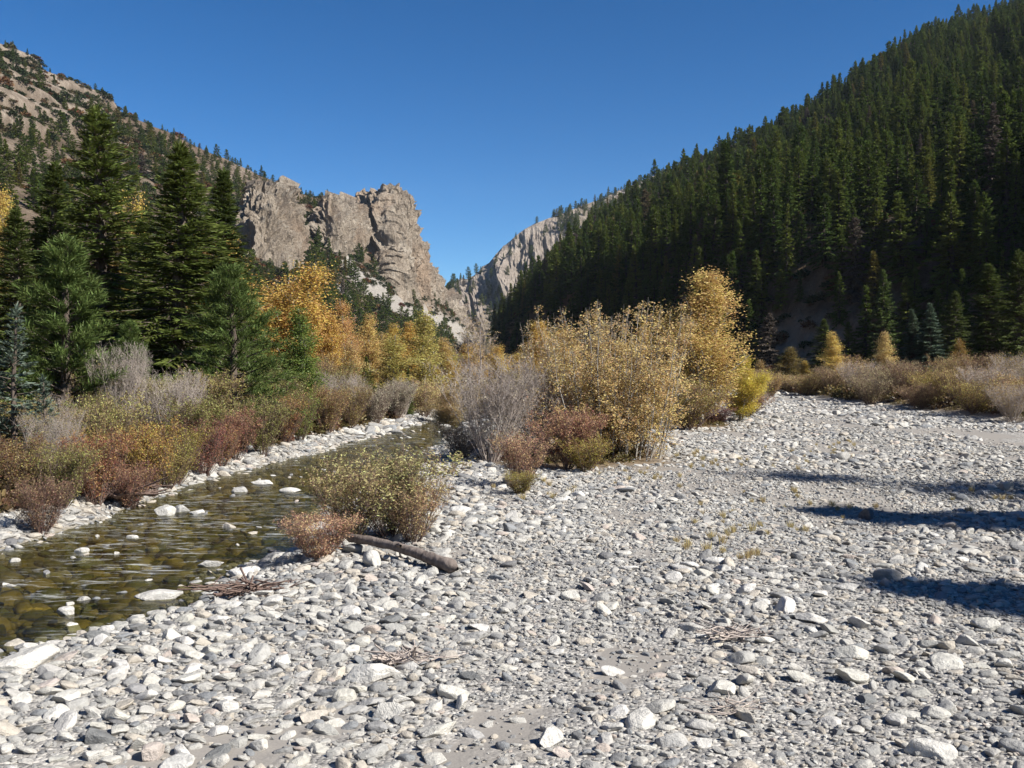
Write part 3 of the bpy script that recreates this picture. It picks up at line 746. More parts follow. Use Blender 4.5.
# ------------------------------------------------------------------ broadleaf trees and shrubs
def broadleaf(seed, H, R, stems, limbs, twigs, leaves, ls, tr, spread=0.25, el=(0.5, 1.1), shape=(0.15, 0.5), up=0.25, leafstart=0.3, cluster=0.09, stem_curve=0.1, lw=0.7, base_r=0.10):
    r = np.random.default_rng(seed); parts = []; tips = []
    S = np.linspace(0, 1, 9)
    a = r.uniform(0, 6.28, stems); sp = spread * np.sqrt(r.uniform(0.05, 1, stems)) if stems > 1 else np.array([spread * 0.3])
    hh = H * (r.uniform(0.72, 1.0, stems) if stems > 1 else np.ones(1)) * np.sqrt(1 - np.clip(sp, 0, .9) ** 2 * 0.6)
    base = np.stack([np.cos(a), np.sin(a)], -1) * (base_r * R * np.sqrt(r.random(stems))[:, None])
    out = np.stack([np.cos(a), np.sin(a)], -1) * (sp * H)[:, None]
    wob = stem_curve * R * np.stack([fbm(S[None] * 2.5 + 7 * np.arange(stems)[:, None], seed, 0, 3, seed + 1), fbm(S[None] * 2.5 + 5 * np.arange(stems)[:, None], seed, 0, 3, seed + 2)], -1) * S[None, :, None]
    SPp = np.concatenate([base[:, None] + out[:, None] * (S ** 0.9)[None, :, None] + wob, (hh[:, None] * S[None])[..., None]], -1)
    rs = tr * (hh / H)[:, None] * (1 - 0.9 * S[None] ** 0.9) * (1.0 if stems == 1 else 0.6)
    parts.append(tubes(SPp, rs, 7 if stems < 4 else 5))
    # limbs
    NL_ = stems * limbs; si = np.repeat(np.arange(stems), limbs)
    t = r.uniform(shape[0], 0.97, NL_); az = r.uniform(0, 6.28, NL_)
    f = t * 8; i0 = np.clip(f.astype(int), 0, 7); fr = (f - i0)[:, None]
    bp = SPp[si, i0] * (1 - fr) + SPp[si, i0 + 1] * fr
    prof = np.where(t < shape[1], 0.55 + 0.45 * (t - shape[0]) / max(shape[1] - shape[0], 1e-3), np.clip((1 - t) / (1 - shape[1]), 0, 1) ** 0.95)
    Ln = R * (prof * r.uniform(0.5, 1.1, NL_) + 0.06) * (1.0 if stems == 1 else 0.62)
    e = r.uniform(*el, NL_)
    Q = np.linspace(0, 1, 5)[None]
    hor = Ln[:, None] * np.cos(e)[:, None] * Q; ver = Ln[:, None] * (np.sin(e)[:, None] * Q + up * Q ** 2)
    LP = bp[:, None] + np.stack([np.cos(az)[:, None] * hor, np.sin(az)[:, None] * hor, ver], -1)
    LP[:, 1:] += r.normal(0, 0.04, (NL_, 4, 3)) * Ln[:, None, None]
    rl = np.clip(np.interp(t, [0, 1], [0.45, 0.12]) * tr * (0.5 + 0.5 * Ln / R), 0.004, None)[:, None] * (1 - 0.8 * Q)
    if stems > 1: rl = rl * 0.5
    parts.append(tubes(LP, rl, 4))
    # twigs
    NT = NL_ * twigs; li = np.repeat(np.arange(NL_), twigs)
    u = r.uniform(0.25, 1.0, NT); f = u * 4; i0 = np.clip(f.astype(int), 0, 3); fr = (f - i0)[:, None]
    tb = LP[li, i0] * (1 - fr) + LP[li, i0 + 1] * fr
    td = unit(unit(LP[li, 4] - LP[li, 0]) * 0.8 + rand_dir(r, NT) * 0.75 + np.array([0, 0, 0.35]))
    tl = Ln[li] * r.uniform(0.22, 0.5, NT)
    Wq = np.linspace(0, 1, 3)[None, :, None]
    TP = tb[:, None] + td[:, None] * tl[:, None, None] * Wq
    TP[:, 1:] += r.normal(0, 0.08, (NT, 2, 3)) * tl[:, None, None]
    rt = np.full((NT, 3), max(0.0028, tr * 0.05)) * np.array([1, 0.7, 0.35])
    parts.append(tubes(TP, rt, 3))
    # leaves on twigs
    vigour = np.clip(0.35 + 1.1 * r.random(NT) + 0.6 * fbm(tb[:, 0] / R * 2, tb[:, 1] / R * 2, tb[:, 2] / R * 2, 2, seed + 8), 0.02, None)
    p = vigour * tl; p /= p.sum()
    ti = r.choice(NT, leaves, p=p); q = r.uniform(leafstart, 1.05, leaves)[:, None]
    lb_ = TP[ti, 0] * (1 - q) + TP[ti, 2] * q + r.normal(0, cluster * R, (leaves, 3)) * 0.5
    d = unit(rand_dir(r, leaves) + np.array([0, 0, -0.35]))
    sz = ls * r.uniform(0.6, 1.25, leaves)
    lv = cards(lb_, d, sz, sz * lw, r.uniform(0, 3.14, leaves), r)
    lv[0][:, 2] = np.maximum(lv[0][:, 2], 0.01)
    return join(parts), lv

COT = [Kind(*broadleaf(81 + i, 6.5, R, st, lm, 7, int(nl * 2.1), 0.06, 0.085, cluster=.16, spread=sp, shape=(0.03, sh), el=(0.85, 1.3), up=.4), M_PALEBARK, M_LEAF, "cottonwood_tree")
       for i, (R, st, lm, nl, sp, sh) in enumerate([(1.75, 1, 120, 15000, .1, .22), (1.9, 3, 50, 15000, .2, .35), (1.5, 2, 60, 11000, .14, .25)])]
ASP = [Kind(*broadleaf(91 + i, 6, 1.05, 1, 76, 6, int(nl * 1.9), 0.06, 0.07, cluster=.2, spread=.08, shape=(0.12, 0.3), el=(0.8, 1.3)), M_PALEBARK, M_LEAF, "aspen_tree") for i, nl in enumerate([5500, 8500])]
CLUMP = [Kind(*broadleaf(111 + i, 4.4, 1.25, 44, 24, 6, nl, 0.042, 0.028, spread=.15, shape=(0.0, 0.08), el=(0.7, 1.3), up=.4, cluster=.06, base_r=.62), M_PALEBARK, M_LEAF, "willow_tree") for i, nl in enumerate([48000, 30000])]
BUSH = [Kind(*broadleaf(121 + i, 1.4, .62, 30, 12, 4, nl, 0.036, 0.013, spread=.5, shape=(0.06, .5), el=(.7, 1.3), up=.4, cluster=.10, lw=.4), M_BROWNTWIG, M_SHRUB, "willow_shrub", "foliage", "stem") for i, nl in enumerate([13000, 7500, 10000])]
BARE = [Kind(*broadleaf(131 + i, 2.6, 1.2, 44, 16, 7, nl, 0.05, 0.02, spread=.42, shape=(0.12, .55), el=(.7, 1.3), up=.3), M_GREYTWIG, M_LEAF, "bare_shrub", "foliage", "stem") for i, nl in enumerate([1500, 3200])]
BTREE = Kind(*broadleaf(141, 6.5, 2.1, 2, 70, 9, 1500, 0.07, 0.09, spread=.12, shape=(.15, .5), el=(.5, 1.2)), M_GREYTWIG, M_LEAF, "bare_tree")

def on_floor(px, Y, dz=-0.05):
    x = (px - 512) / F * Y
    return (x, Y, float(floor_z(x, Y)) + dz)
_seed = np.random.default_rng(5)
def put(kind, px, Y, top, width=None, colour=None, label=None, cat="tree", group=None, name=None):
    """Plant at image column px, Y metres out, tall enough to reach image row top and about width pixels wide."""
    loc = on_floor(px, Y); ztop = float(at(px, top, Y)[2]); h = ztop - loc[2]
    sz = h / kind.h; sx = sz if width is None else (width / F * Y) / kind.w
    return kind.place(loc, (0, 0, _seed.uniform(0, 6.28)), (sx, sx, sz), colour, label, cat, group, name)

G_DK, G_MD, G_PINE, G_BLUE = (0.085, 0.11, 0.03), (0.115, 0.145, 0.036), (0.115, 0.16, 0.048), (0.13, 0.17, 0.13)
YEL, GOLD, ORG, YG, GRN, TAN, PINK, RED, OLV, GRYL = (0.52, 0.38, 0.11), (0.54, 0.36, 0.11), (0.52, 0.31, 0.13), (0.42, 0.36, 0.12), (0.12, 0.17, 0.045), (0.46, 0.35, 0.18), (0.48, 0.30, 0.19), (0.25, 0.13, 0.085), (0.20, 0.18, 0.065), (0.30, 0.26, 0.2)

# conifers on the river bank
put(SPR[0], 178, 36, 138, 170, G_MD, "tall dark green spruce with a pointed top, widest on the river bank")
put(SPR[1], 100, 39, 102, 165, G_MD, "tallest dark spruce on the bank, behind the round pine")
put(SPR[2], 224, 43, 165, 110, G_DK, "slim dark spruce just behind the tall pointed spruce")
put(SPR[2], 55, 42, 158, 110, G_DK, "dark spruce between the tallest spruce and the yellow cottonwood")
put(SPR[0], 18, 36, 205, 100, G_DK, "dark spruce under the yellow cottonwood at the edge")
put(SPR[1], 140, 44, 215, 110, G_DK, "shorter dark spruce hidden between two tall spruces")
put(PINE[0], 66, 24, 230, 132, G_PINE, "round bushy pine with tufted branches beside the blue spruces")
put(PINE[1], 232, 30, 260, 142, G_PINE, "broad dense green pine above the maroon shrubs")
put(PINE[0], 130, 33, 318, 60, G_PINE, "small green pine below the tall pointed spruce")
put(BLUE[0], 14, 20.5, 300, 95, G_BLUE, "silvery blue spruce at the picture's edge, the taller of two")
put(BLUE[0], 44, 19.5, 372, 60, G_BLUE, "small silvery blue spruce with a thin pointed leader")
# autumn trees on the river bank
put(COT[1], 268, 44, 222, 140, GOLD, "golden cottonwood leaning out behind the broad pine")
put(COT[0], -2, 41, 182, 60, YEL, "golden cottonwood cut off by the picture's edge beside dark spruces")
put(COT[2], 122, 47, 182, 50, YEL, "yellow cottonwood peeping out behind the tallest spruce")
put(COT[2], 208, 47, 222, 70, YEL, "yellow cottonwood showing between spruce and golden cottonwood")
put(ASP[1], 305, 36, 304, 58, (.15, .2, .05), "narrow bright green tree among the golden trees")
put(COT[2], 322, 50, 298, 50, ORG, "orange tree right behind the narrow green tree")
put(COT[1], 352, 52, 296, 60, ORG, "reddish orange rounded tree on the far bank")
put(ASP[0], 388, 46, 332, 56, YG, "thin yellow green aspen beside the reddish orange tree")
put(ASP[0], 427, 50, 306, 58, YG, "tall pale aspen with a white trunk showing through")
put(SPR[2], 366, 50, 356, 26, G_MD, "small green spruce among the orange and yellow trees")
put(SPR[2], 408, 47, 368, 18, G_DK, "tiny dark spruce beside the white trunked aspen")
put(BTREE, 474, 68, 312, 56, TAN, "leafless pinkish grey tree before the rocky gap")
put(COT[2], 446, 60, 366, 40, YEL, "low yellow tree left of the leafless grey tree")
put(COT[2], 500, 60, 352, 48, YEL, "low yellow tree between leafless tree and golden tree")
put(COT[1], 520, 55, 362, 50, YG, "yellow green tree rising behind the grey twiggy shrub")
put(COT[0], 541, 52, 318, 50, GOLD, "golden upright cottonwood behind the big willow clump")
put(COT[2], 462, 56, 384, 44, TAN, "low tan tree over the river bend")
for px, Y, top, w, c, k_, lab in [(556, 76, 344, 34, YEL, 1, "yellow tree behind the golden upright cottonwood"), (486, 84, 350, 36, GOLD, 2, "small golden tree beyond the leafless tree"), (430, 78, 356, 40, YEL, 1, "rounded yellow tree behind the pale aspen"),
      (404, 66, 350, 40, GOLD, 1, "golden tree behind the thin aspen"), (374, 64, 340, 40, (.45, .33, .13), 2, "pale gold tree behind the reddish orange tree"), (455, 90, 352, 36, YG, 1, "yellow green tree at the valley bend"),
      (508, 100, 350, 34, TAN, 1, "tan tree far up the valley floor"), (574, 64, 336, 44, GOLD, 2, "golden tree behind the paler willow clump"), (336, 58, 338, 44, GOLD, 1, "golden tree between two orange trees"),
      (298, 52, 300, 54, GOLD, 2, "pale golden cottonwood beside the leaning golden cottonwood"), (524, 72, 366, 36, ORG, 2, "low orange tree before the golden upright cottonwood"), (490, 48, 386, 44, TAN, 2, "tan sapling behind the leafless grey shrub"), (446, 46, 396, 40, TAN, 0, "pale sapling at the bend of the river")]:
    put(COT[k_], px, Y, top - 8, w * 1.2, c, lab)
for px, Y, top, w, c, k_, lab in [(334, 46, 322, 36, GOLD, 1, "slender golden tree in front of the reddish orange tree"), (368, 55, 326, 34, (.55, .4, .16), 1, "slender pale gold tree left of the thin aspen"), (406, 57, 334, 34, GOLD, 1, "slender golden tree between the thin and the tall aspen"),
      (346, 44, 352, 34, (.5, .36, .16), 0, "small pale tan tree among the grey shrubs of the bank"), (416, 60, 340, 30, YEL, 0, "slender yellow tree close behind the tall pale aspen"), (440, 70, 350, 30, (.55, .4, .16), 1, "slender pale gold tree before the scree chute"),
      (392, 70, 336, 30, YEL, 1, "slender yellow tree at the foot of the scree"), (470, 80, 356, 30, GOLD, 1, "slender golden tree at the bend behind the leafless tree"), (316, 48, 330, 32, GOLD, 1, "slender golden tree behind the bright green tree")]:
    put(ASP[k_], px, Y, top - 14, w * 1.15, c, lab)
# trees on the bar
put(CLUMP[0], 612, 27, 296, 150, (0.57, 0.42, 0.19), "big pale yellow willow clump in the middle of the bar", group=None)
put(CLUMP[1], 572, 29, 312, 110, (0.56, 0.43, 0.24), "paler thin willow clump joined to the big willow clump")
put(COT[0], 698, 41, 266, 110, (0.56, 0.41, 0.16), "tall yellow cottonwood with open top beyond the willow clump")
put(COT[1], 738, 43, 352, 60, (0.54, 0.43, 0.09), "low bright yellow tree beside the tall yellow cottonwood")
put(COT[2], 664, 43, 318, 60, (0.38, 0.25, 0.07), "yellow tree filling between willow clump and tall cottonwood")
put(BUSH[0], 690, 38, 372, 90, (0.30, 0.22, 0.09), "tan willow shrub at the foot of the tall cottonwood", "shrub")
put(BUSH[2], 640, 34, 392, 70, (0.30, 0.22, 0.09), "tan willow shrub behind the big willow clump", "shrub")
put(BARE[0], 490, 26, 352, 120, GRYL, "leafless grey shrub with many upright twigs by the river", "shrub")
put(BARE[1], 532, 27, 376, 90, PINK, "pinkish half bare shrub between grey shrub and willow clump", "shrub")
put(BUSH[1], 522, 20.5, 428, 62, PINK, "pinkish orange willow shrub at the front tip of the clump", "shrub")
put(BUSH[2], 520, 19.2, 468, 42, (0.30, 0.24, 0.07), "low yellow green shrub in front of the pinkish shrub", "shrub")
put(BUSH[0], 566, 24, 402, 84, (0.36, 0.2, 0.13), "reddish brown shrub at the foot of the big willow clump", "shrub")
put(BUSH[2], 585, 23.5, 432, 60, (0.36, 0.27, 0.08), "dark yellow shrub low against the big willow clump", "shrub")
put(BUSH[1], 462, 27, 420, 60, GRYL, "grey brown shrub under the leafless grey shrub", "shrub")
put(BUSH[1], 745, 46, 392, 60, (0.36, 0.2, 0.12), "tan pink shrub at the edge of the stony flat", "shrub")
put(BUSH[2], 716, 42, 404, 40, (0.18, 0.08, 0.07), "dull purple shrub at the foot of the bright yellow tree", "shrub")
# shrubs beside the water
put(BUSH[0], 392, 14.0, 440, 140, (0.36, 0.31, 0.15), "leafy olive willow shrub behind the fallen log", "shrub")
put(BUSH[2], 352, 13.8, 458, 96, (0.38, 0.3, 0.15), "thin olive shrub beside the leafy olive willow shrub", "shrub")
put(BUSH[2], 318, 12.7, 506, 84, (0.48, 0.3, 0.19), "small pinkish willow shrub at the water's edge by the log", "shrub")

put(BUSH[1], 414, 13.7, 474, 76, (0.44, 0.31, 0.17), "thin rusty tan shrub at the side of the leafy olive willow shrub", "shrub")
# undergrowth along the river bank: shrub after shrub
r = np.random.default_rng(404)
bankrow = [  # px, Y, top, width, colour, label, kind
 (8, 17.2, 440, 90, (0.2, .13, .06), "brown shrub below the two blue spruces", 0), (62, 17.6, 446, 80, OLV, "olive shrub below the round pine", 2),
 (40, 15.8, 486, 70, (0.2, .12, .08), "low brown shrub hanging over the stony bank", 1), (96, 18.5, 440, 70, (0.26, .13, .07), "dark reddish shrub beside the olive shrub", 0),
 (112, 20.5, 398, 80, (.27, .23, .09), "pale olive shrub behind the dark reddish shrub", 2), (150, 20.5, 426, 76, (0.3, .19, .06), "golden brown shrub at the bank's bend", 0),
 (130, 19.0, 468, 60, RED, "low maroon shrub near the dark roots", 1), (176, 22.5, 432, 70, (0.22, .17, .05), "olive gold shrub on the bank", 2),
 (205, 24.0, 424, 60, (0.22, .09, .07), "maroon shrub beside the stones of the bank", 1), (190, 24.5, 396, 80, OLV, "tall olive shrub below the broad pine", 0),
 (236, 26.5, 414, 60, RED, "dark red shrub under the broad pine", 0), (262, 28, 404, 56, OLV, "olive shrub beside the dark red shrub", 2),
 (284, 30.5, 408, 50, (0.28, .15, .07), "reddish shrub beside the bright green shrub", 1), (300, 32, 402, 46, (0.16, .18, .04), "bright green shrub low by the stones", 2),
 (326, 35, 392, 56, (0.26, .17, .08), "tan brown shrub under the orange trees", 0), (350, 38, 394, 46, (0.22, .16, .07), "brown shrub farther up the bank", 2),
 (376, 41, 392, 44, GRYL, "grey brown shrub at the bank's far end", 1), (396, 44, 388, 40, GRYL, "greyish shrub below the white trunked aspen", 0),
 (334, 41, 372, 60, OLV, "olive thicket behind the tan brown shrub", 2), (424, 48, 392, 44, TAN, "tan shrub at the river bend", 1),
 (278, 33, 376, 60, OLV, "olive thicket between pine and green tree", 0), (70, 21, 420, 80, OLV, "olive thicket behind the round pine's foot", 2),
 (250, 32, 392, 50, (0.28, .2, .06), "golden shrub right of the broad pine", 1), (440, 55, 396, 40, (0.26, .19, .1), "pale shrub past the river bend", 2)]
bankrow += [(28, 22, 402, 70, OLV, "olive shrub between blue spruce and round pine", 0), (104, 24.5, 372, 64, (.24, .2, .09), "tall tan olive shrub right of the round pine", 2), (148, 26, 384, 70, (.24, .21, .08), "tall olive shrub below the small green pine", 0),
 (206, 28, 376, 70, (.25, .2, .08), "tall golden olive shrub at the broad pine's left side", 2), (282, 36, 358, 50, (.2, .2, .06), "tall green gold shrub left of the bright green tree", 0), (318, 40, 362, 46, (.28, .2, .1), "tall tan shrub right of the bright green tree", 2),
 (20, 17.8, 462, 60, (.26, .17, .1), "tan shrub low on the near bank", 1), (82, 19.6, 432, 50, (.3, .2, .07), "small golden shrub by the olive thicket", 1), (168, 21.6, 446, 50, (.26, .21, .07), "small gold green shrub beside the maroon shrub", 1), (222, 25.4, 436, 40, (.28, .15, .07), "small rusty shrub beside the stones", 1)]
for px, Y, top, w, c, lab, kd in bankrow:
    top -= 8 + 8 * _seed.random(); w *= .9; c = tuple(1.2 * q for q in c)
    put(BUSH[kd], px, Y, top, w * 1.15, c, lab, "shrub")
for px, Y, top, w, lab in [(118, 24, 338, 66, "leafless grey shrub left of the spruce trunks"), (168, 25, 366, 80, "leafless grey brown shrub below the tall spruce"), (344, 40, 372, 44, "leafless grey shrub under the orange tree"), (402, 45, 376, 34, "leafless grey shrub at the aspen's foot")]:
    put(BARE[0], px, Y, top, w, GRYL, lab, "shrub")

r = np.random.default_rng(405)
for i in range(46):
    Y = 17 + 30 * r.random() ** 1.2; x = float(xl(Y)) - 1.9 - 3.2 * r.random()
    px = 512 + F * x / Y
    if px < -30: continue
    h = r.uniform(0.9, 1.9); kd = [BUSH[0], BUSH[1], BUSH[2], BARE[1], BARE[0]][r.integers(0, 5)]
    c = [(.30, .23, .10), (.26, .23, .09), (.34, .22, .11), (.3, .2, .13), (.36, .28, .1), (.22, .2, .07)][r.integers(0, 6)]
    kd.place((x, Y, float(floor_z(x, Y)) - .05), (r.normal(0, .08), r.normal(0, .08), r.uniform(0, 6.28)), (h / kd.h * r.uniform(.6, .95),) * 2 + (h / kd.h,), c,
             "brown and olive shrub tangled into the thicket of the river bank", "shrub", "tangled shrubs of the river bank thicket")
# far side of the stony flat
put(ASP[1], 835, 78, 330, 30, (.58, .43, .14), "slim golden tree on the far side of the flat")
put(ASP[1], 887, 74, 330, 26, (0.58, 0.44, 0.2), "pale gold aspen beside the bluish spruces")
put(ASP[1], 802, 80, 360, 20, YEL, "thin low yellow aspen left of the slim golden tree")
put(ASP[0], 856, 76, 362, 26, TAN, "small tan tree between two golden trees")
put(ASP[0], 762, 74, 358, 24, (0.38, 0.27, 0.12), "dull gold low tree at the gap in the flat")
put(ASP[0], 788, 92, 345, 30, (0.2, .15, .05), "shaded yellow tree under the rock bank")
put(ASP[0], 962, 70, 336, 24, (0.3, .19, .06), "dull orange tree before the dark firs")
put(ASP[0], 927, 62, 366, 22, (0.42, .36, .09), "yellow green young tree in the shrub belt")
put(SPR[0], 882, 128, 268, 38, (0.10, .14, .04), "sunlit green fir standing alone before the rock bank")
put(SPR[2], 912, 84, 308, 36, (0.11, .15, .10), "bluish green spruce beside the aspen, left one of a pair")
put(SPR[2], 930, 82, 302, 40, (0.115, .16, .11), "bluish green spruce with the tallest top of the pair")
put(SPR[0], 988, 84, 262, 76, G_DK, "tall dark fir behind the shrub belt")
put(SPR[1], 1018, 80, 248, 70, G_DK, "tall dark fir at the picture's right edge")
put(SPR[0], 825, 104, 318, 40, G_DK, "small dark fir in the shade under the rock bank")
put(SPR[1], 955, 96, 290, 50, G_DK, "dark fir between spruce pair and tall fir")
belt = []
for i, (px, Y, top, w) in enumerate([(q[0], q[1], q[2] - 13 - 11 * ((i_ * 7) % 5) / 5, q[3] * .85) for i_, q in enumerate([(806, 73, 384, 60), (834, 72, 382, 56), (860, 66, 380, 60), (884, 62, 377, 66), (908, 58, 378, 60), (934, 54, 380, 66), (960, 51, 382, 66), (990, 47, 384, 76), (1022, 44, 386, 80),
            (870, 58, 392, 60), (920, 52, 394, 60), (975, 46, 396, 70), (1012, 42, 402, 60), (790, 78, 388, 40), (845, 80, 372, 50), (900, 66, 370, 46), (980, 60, 368, 56), (1015, 54, 372, 60), (950, 62, 366, 50), (758, 62, 388, 44), (770, 70, 384, 40)])]):
    kd = [BUSH[0], BUSH[1], BARE[1], BUSH[2], BUSH[1]][i % 5]
    c = [(0.40, .29, .14), (0.36, .26, .15), (0.44, .30, .14), (0.36, .29, .18), (0.30, .2, .12), (0.4, .3, .11)][i % 6]
    put(kd, px, Y, top, w, c, "brownish shrub in the belt along the far edge of the stony flat", "shrub", "shrubs along the far edge of the flat")
# trees beside the viewpoint whose shadows reach across the stones
for i, (x, y, s) in enumerate([(20.1, 10.6, 1.3), (21.6, 14.2, 1.3), (18.5, 4.0, 1.3)]):
    kd, sc_ = (COT[1], (2.6, 2.6, 2.0)) if i == 1 else (SPR[i % 3], (s * 1.9, s * 1.9, s))
    kd.place((x, y, float(floor_z(x, y)) - .1), (0, 0, i), sc_, YEL if i == 1 else G_DK, ["tall spruce at the side of the flat shading the stones", "tall yellow cottonwood at the side of the flat", "smaller spruce at the side of the flat"][i], "tree")

# ------------------------------------------------------------------ stones
def ico(n):
    import bmesh
    bm = bmesh.new(); bmesh.ops.create_icosphere(bm, subdivisions=n, radius=1.0)
    V = np.array([v.co[:] for v in bm.verts]); Fc = np.array([[v.index for v in f.verts] for f in bm.faces]); bm.free()
    return V, Fc
def stone(seed, sub):
    rr = np.random.default_rng(seed); V, Fc = ico(sub)
    V = V * (1 + 0.18 * fbm(V[:, 0] * 1.1 + seed, V[:, 1] * 1.1, V[:, 2] * 1.1, 2, seed))[:, None]
    for _ in range(rr.integers(8, 13)):
        n = unit(rr.normal(size=3)); off = rr.uniform(0.42, 0.88)
        d = V @ n; V = V - np.outer(np.clip(d - off, 0, None) * 0.93, n)
    V = V + unit(V) * (0.03 * fbm(V[:, 0] * 4, V[:, 1] * 4, V[:, 2] * 4 + seed, 2, seed + 3))[:, None]
    V = V / np.abs(V).max(0)
    return V * np.array([1, rr.uniform(0.6, 0.85), rr.uniform(0.38, 0.62)]), Fc
NS = 14
BIG = [mesh("river_stone", *stone(500 + i, 4), M_STONE) for i in range(NS)]
SMALL = [proto("stone_source", mesh("stone_source", *stone(500 + i, 3), M_GRAVEL)) for i in range(NS)]
BEDS = [proto("bedstone_source", mesh("bedstone_source", *stone(500 + i, 2), M_BEDSTONE)) for i in range(NS)]

r = np.random.default_rng(606)
def darts(xs, ys, rad, pack, existing=None):
    """Keep stones that do not sit inside one another."""
    cell = existing if existing is not None else {}; keep = []; cs = 0.25
    for i in range(len(xs)):
        x, y, q = xs[i], ys[i], rad[i]; m = int(math.ceil((q + 0.22) * pack / cs)); cx, cy = int(x // cs), int(y // cs); ok = True
        m = min(m, 2)
        for a in range(cx - m, cx + m + 1):
            for b_ in range(cy - m, cy + m + 1):
                for (X, Yy, Q) in cell.get((a, b_), ()):
                    if (X - x) ** 2 + (Yy - y) ** 2 < (pack * (q + Q)) ** 2: ok = False; break
                if not ok: break
            if not ok: break
        if ok: cell.setdefault((cx, cy), []).append((x, y, q)); keep.append(i)
    return np.array(keep, int), cell

xs, ys, rs = [], [], []
def throw(n, x0, x1, y0, y1, lo, hi, mean, sig):
    x = r.uniform(x0, x1, n); y = r.uniform(y0, y1, n); q = np.exp(r.normal(math.log(mean), sig, n)).clip(lo, hi)
    ins = np.abs(x) < 0.60 * np.maximum(y, 3) + 2.0
    xs.append(x[ins]); ys.append(y[ins]); rs.append(q[ins])
throw(60000, -9, 10, 3.0, 16, 0.017, 0.16, 0.031, 0.55)
throw(100000, -9, 16, 14, 36, 0.03, 0.20, 0.045, 0.5)
throw(56000, -8, 24, 36, 60, 0.05, 0.24, 0.078, 0.45)
throw(14000, -6, 30, 60, 85, 0.08, 0.3, 0.13, 0.4)
xs, ys, rs = map(np.concatenate, (xs, ys, rs))
dr, dl = xs - xr(ys), xl(ys) - xs
# bigger cobbles towards the water, finer gravel with sand showing on the open flat
nearw = np.maximum(np.exp(-np.clip(dr, 0, None) / 2.6), 0.75 * sstep((0.2 - xs) / 1.6) * (ys < 13))
patch = silt(xs, ys)
fine = sstep((xs - 0.8) / 3.0)
rs = rs * (1.0 + 0.25 * nearw * (dr > 0) + 0.1 * fine) * (0.95 + 0.5 * fbm(xs * 0.45, ys * 0.3, 0, 2, 79))
rs = np.where((dr > 0) & (r.random(len(xs)) < nearw * 1.5 - 0.2) & (ys < 16), np.exp(r.normal(math.log(.060), .36, len(xs))).clip(.028, .135), rs)
rs = np.where(dl > 0, rs * 1.25, rs)
prob = np.clip(0.96 - 0.78 * sstep((patch - 0.03) * 5) * (1 - nearw) - 0.16 * fine, 0.1, 1)
prob *= np.where(rs > 0.14 + 0.3 * nearw, 0.5, 1)
onbar = dr > -0.25 * r.random(len(xs)); onleft = (dl > -0.2 * r.random(len(xs))) & (dl < 1.7 + 0.4 * vnoise(ys * .7, 0, 0, 3))
prob = np.where(onleft, 0.95, np.where(onbar, prob, 0.011 * (rs > 0.05) * (ys > 11)))
gl_ = (np.hypot((xs - 1.5) / 2.6, (ys - 27.5) / 3.4) < 1.0) | (np.hypot((xs - 6.8) / 2.4, (ys - 42.5) / 3.6) < 1.0) | (xs > 21 + 0.03 * (ys - 50))
prob = prob * np.where(gl_, 0.08, 1)
ok = r.random(len(xs)) < prob
xs, ys, rs = xs[ok], ys[ok], rs[ok]
o_ = np.argsort(-rs); xs, ys, rs = xs[o_], ys[o_], rs[o_]

# stones one can single out in the photograph: px, base y, half length m, colour, label
WHITE, PALE, GREY, SLATE, TANS, PINKS = (0.57, .555, .52), (.51, .495, .46), (.37, .365, .35), (.17, .175, .18), (.47, .43, .37), (.46, .405, .365)
special = [
 (372, 680, .24, .5, WHITE, "large pale slab stone in front of the twig pile", 0), (22, 668, .30, .5, PALE, "large flat grey stone at the water's edge", 0),
 (868, 520, .19, .9, SLATE, "dark boulder standing alone on the shaded gravel", 0), (372, 566, .17, .9, PALE, "light boulder just below the fallen log", 0),
 (388, 718, .12, .8, PALE, "round grey stone in front of the large pale slab", 0), (550, 746, .10, .9, WHITE, "upright white stone on the sand at the bottom", 0),
 (460, 708, .09, .8, WHITE, "white stone on the dark sand patch", 0), (862, 628, .16, .6, WHITE, "broad white stone alone on the open flat", 0),
 (932, 756, .16, .6, PALE, "blocky light stone near the bottom corner", 0), (480, 448, .38, .8, PALE, "big rounded boulder at the head of the willow shrub", 0),
 (66, 615, .11, .7, WHITE, "pale rounded stone standing alone in the river", 1), (132, 538, .10, .6, WHITE, "white stone near the middle of the river", 1),
 (80, 552, .12, .5, WHITE, "flat pale stone in the river near the left bank", 1), (165, 515, .20, .8, PALE, "large pale stone of the row across the river", 1),
 (180, 512, .19, .8, GREY, "grey stone in the middle of the row across the river", 1), (196, 514, .15, .7, WHITE, "white stone at the end of the row across the river", 1),
 (228, 528, .12, .7, TANS, "tan stone in the riffle below the row of stones", 1), (12, 562, .10, .5, PALE, "flat stone in the river beside the near left bank", 1),
 (262, 484, .26, .4, WHITE, "flat white stone in the upper river", 1), (290, 492, .24, .5, PALE, "pale flat stone in the upper river beside the olive shrub", 1),
 (240, 492, .2, .45, GREY, "grey flat stone in the upper river", 1), (212, 566, .2, .5, PALE, "pale flat stone on the water's edge below the riffle", 1), (245, 575, .22, .5, WHITE, "long white stone where the gravel bar begins", 0),
 (160, 598, .30, .35, PALE, "long low grey slab reaching into the river", 1), (150, 760, .11, .6, PINKS, "pinkish brown stone among the near cobbles", 0), (745, 720, .12, .6, TANS, "tan rounded stone on the open flat near the bottom", 0)]
sx, sy, sr, sinfo = [], [], [], []
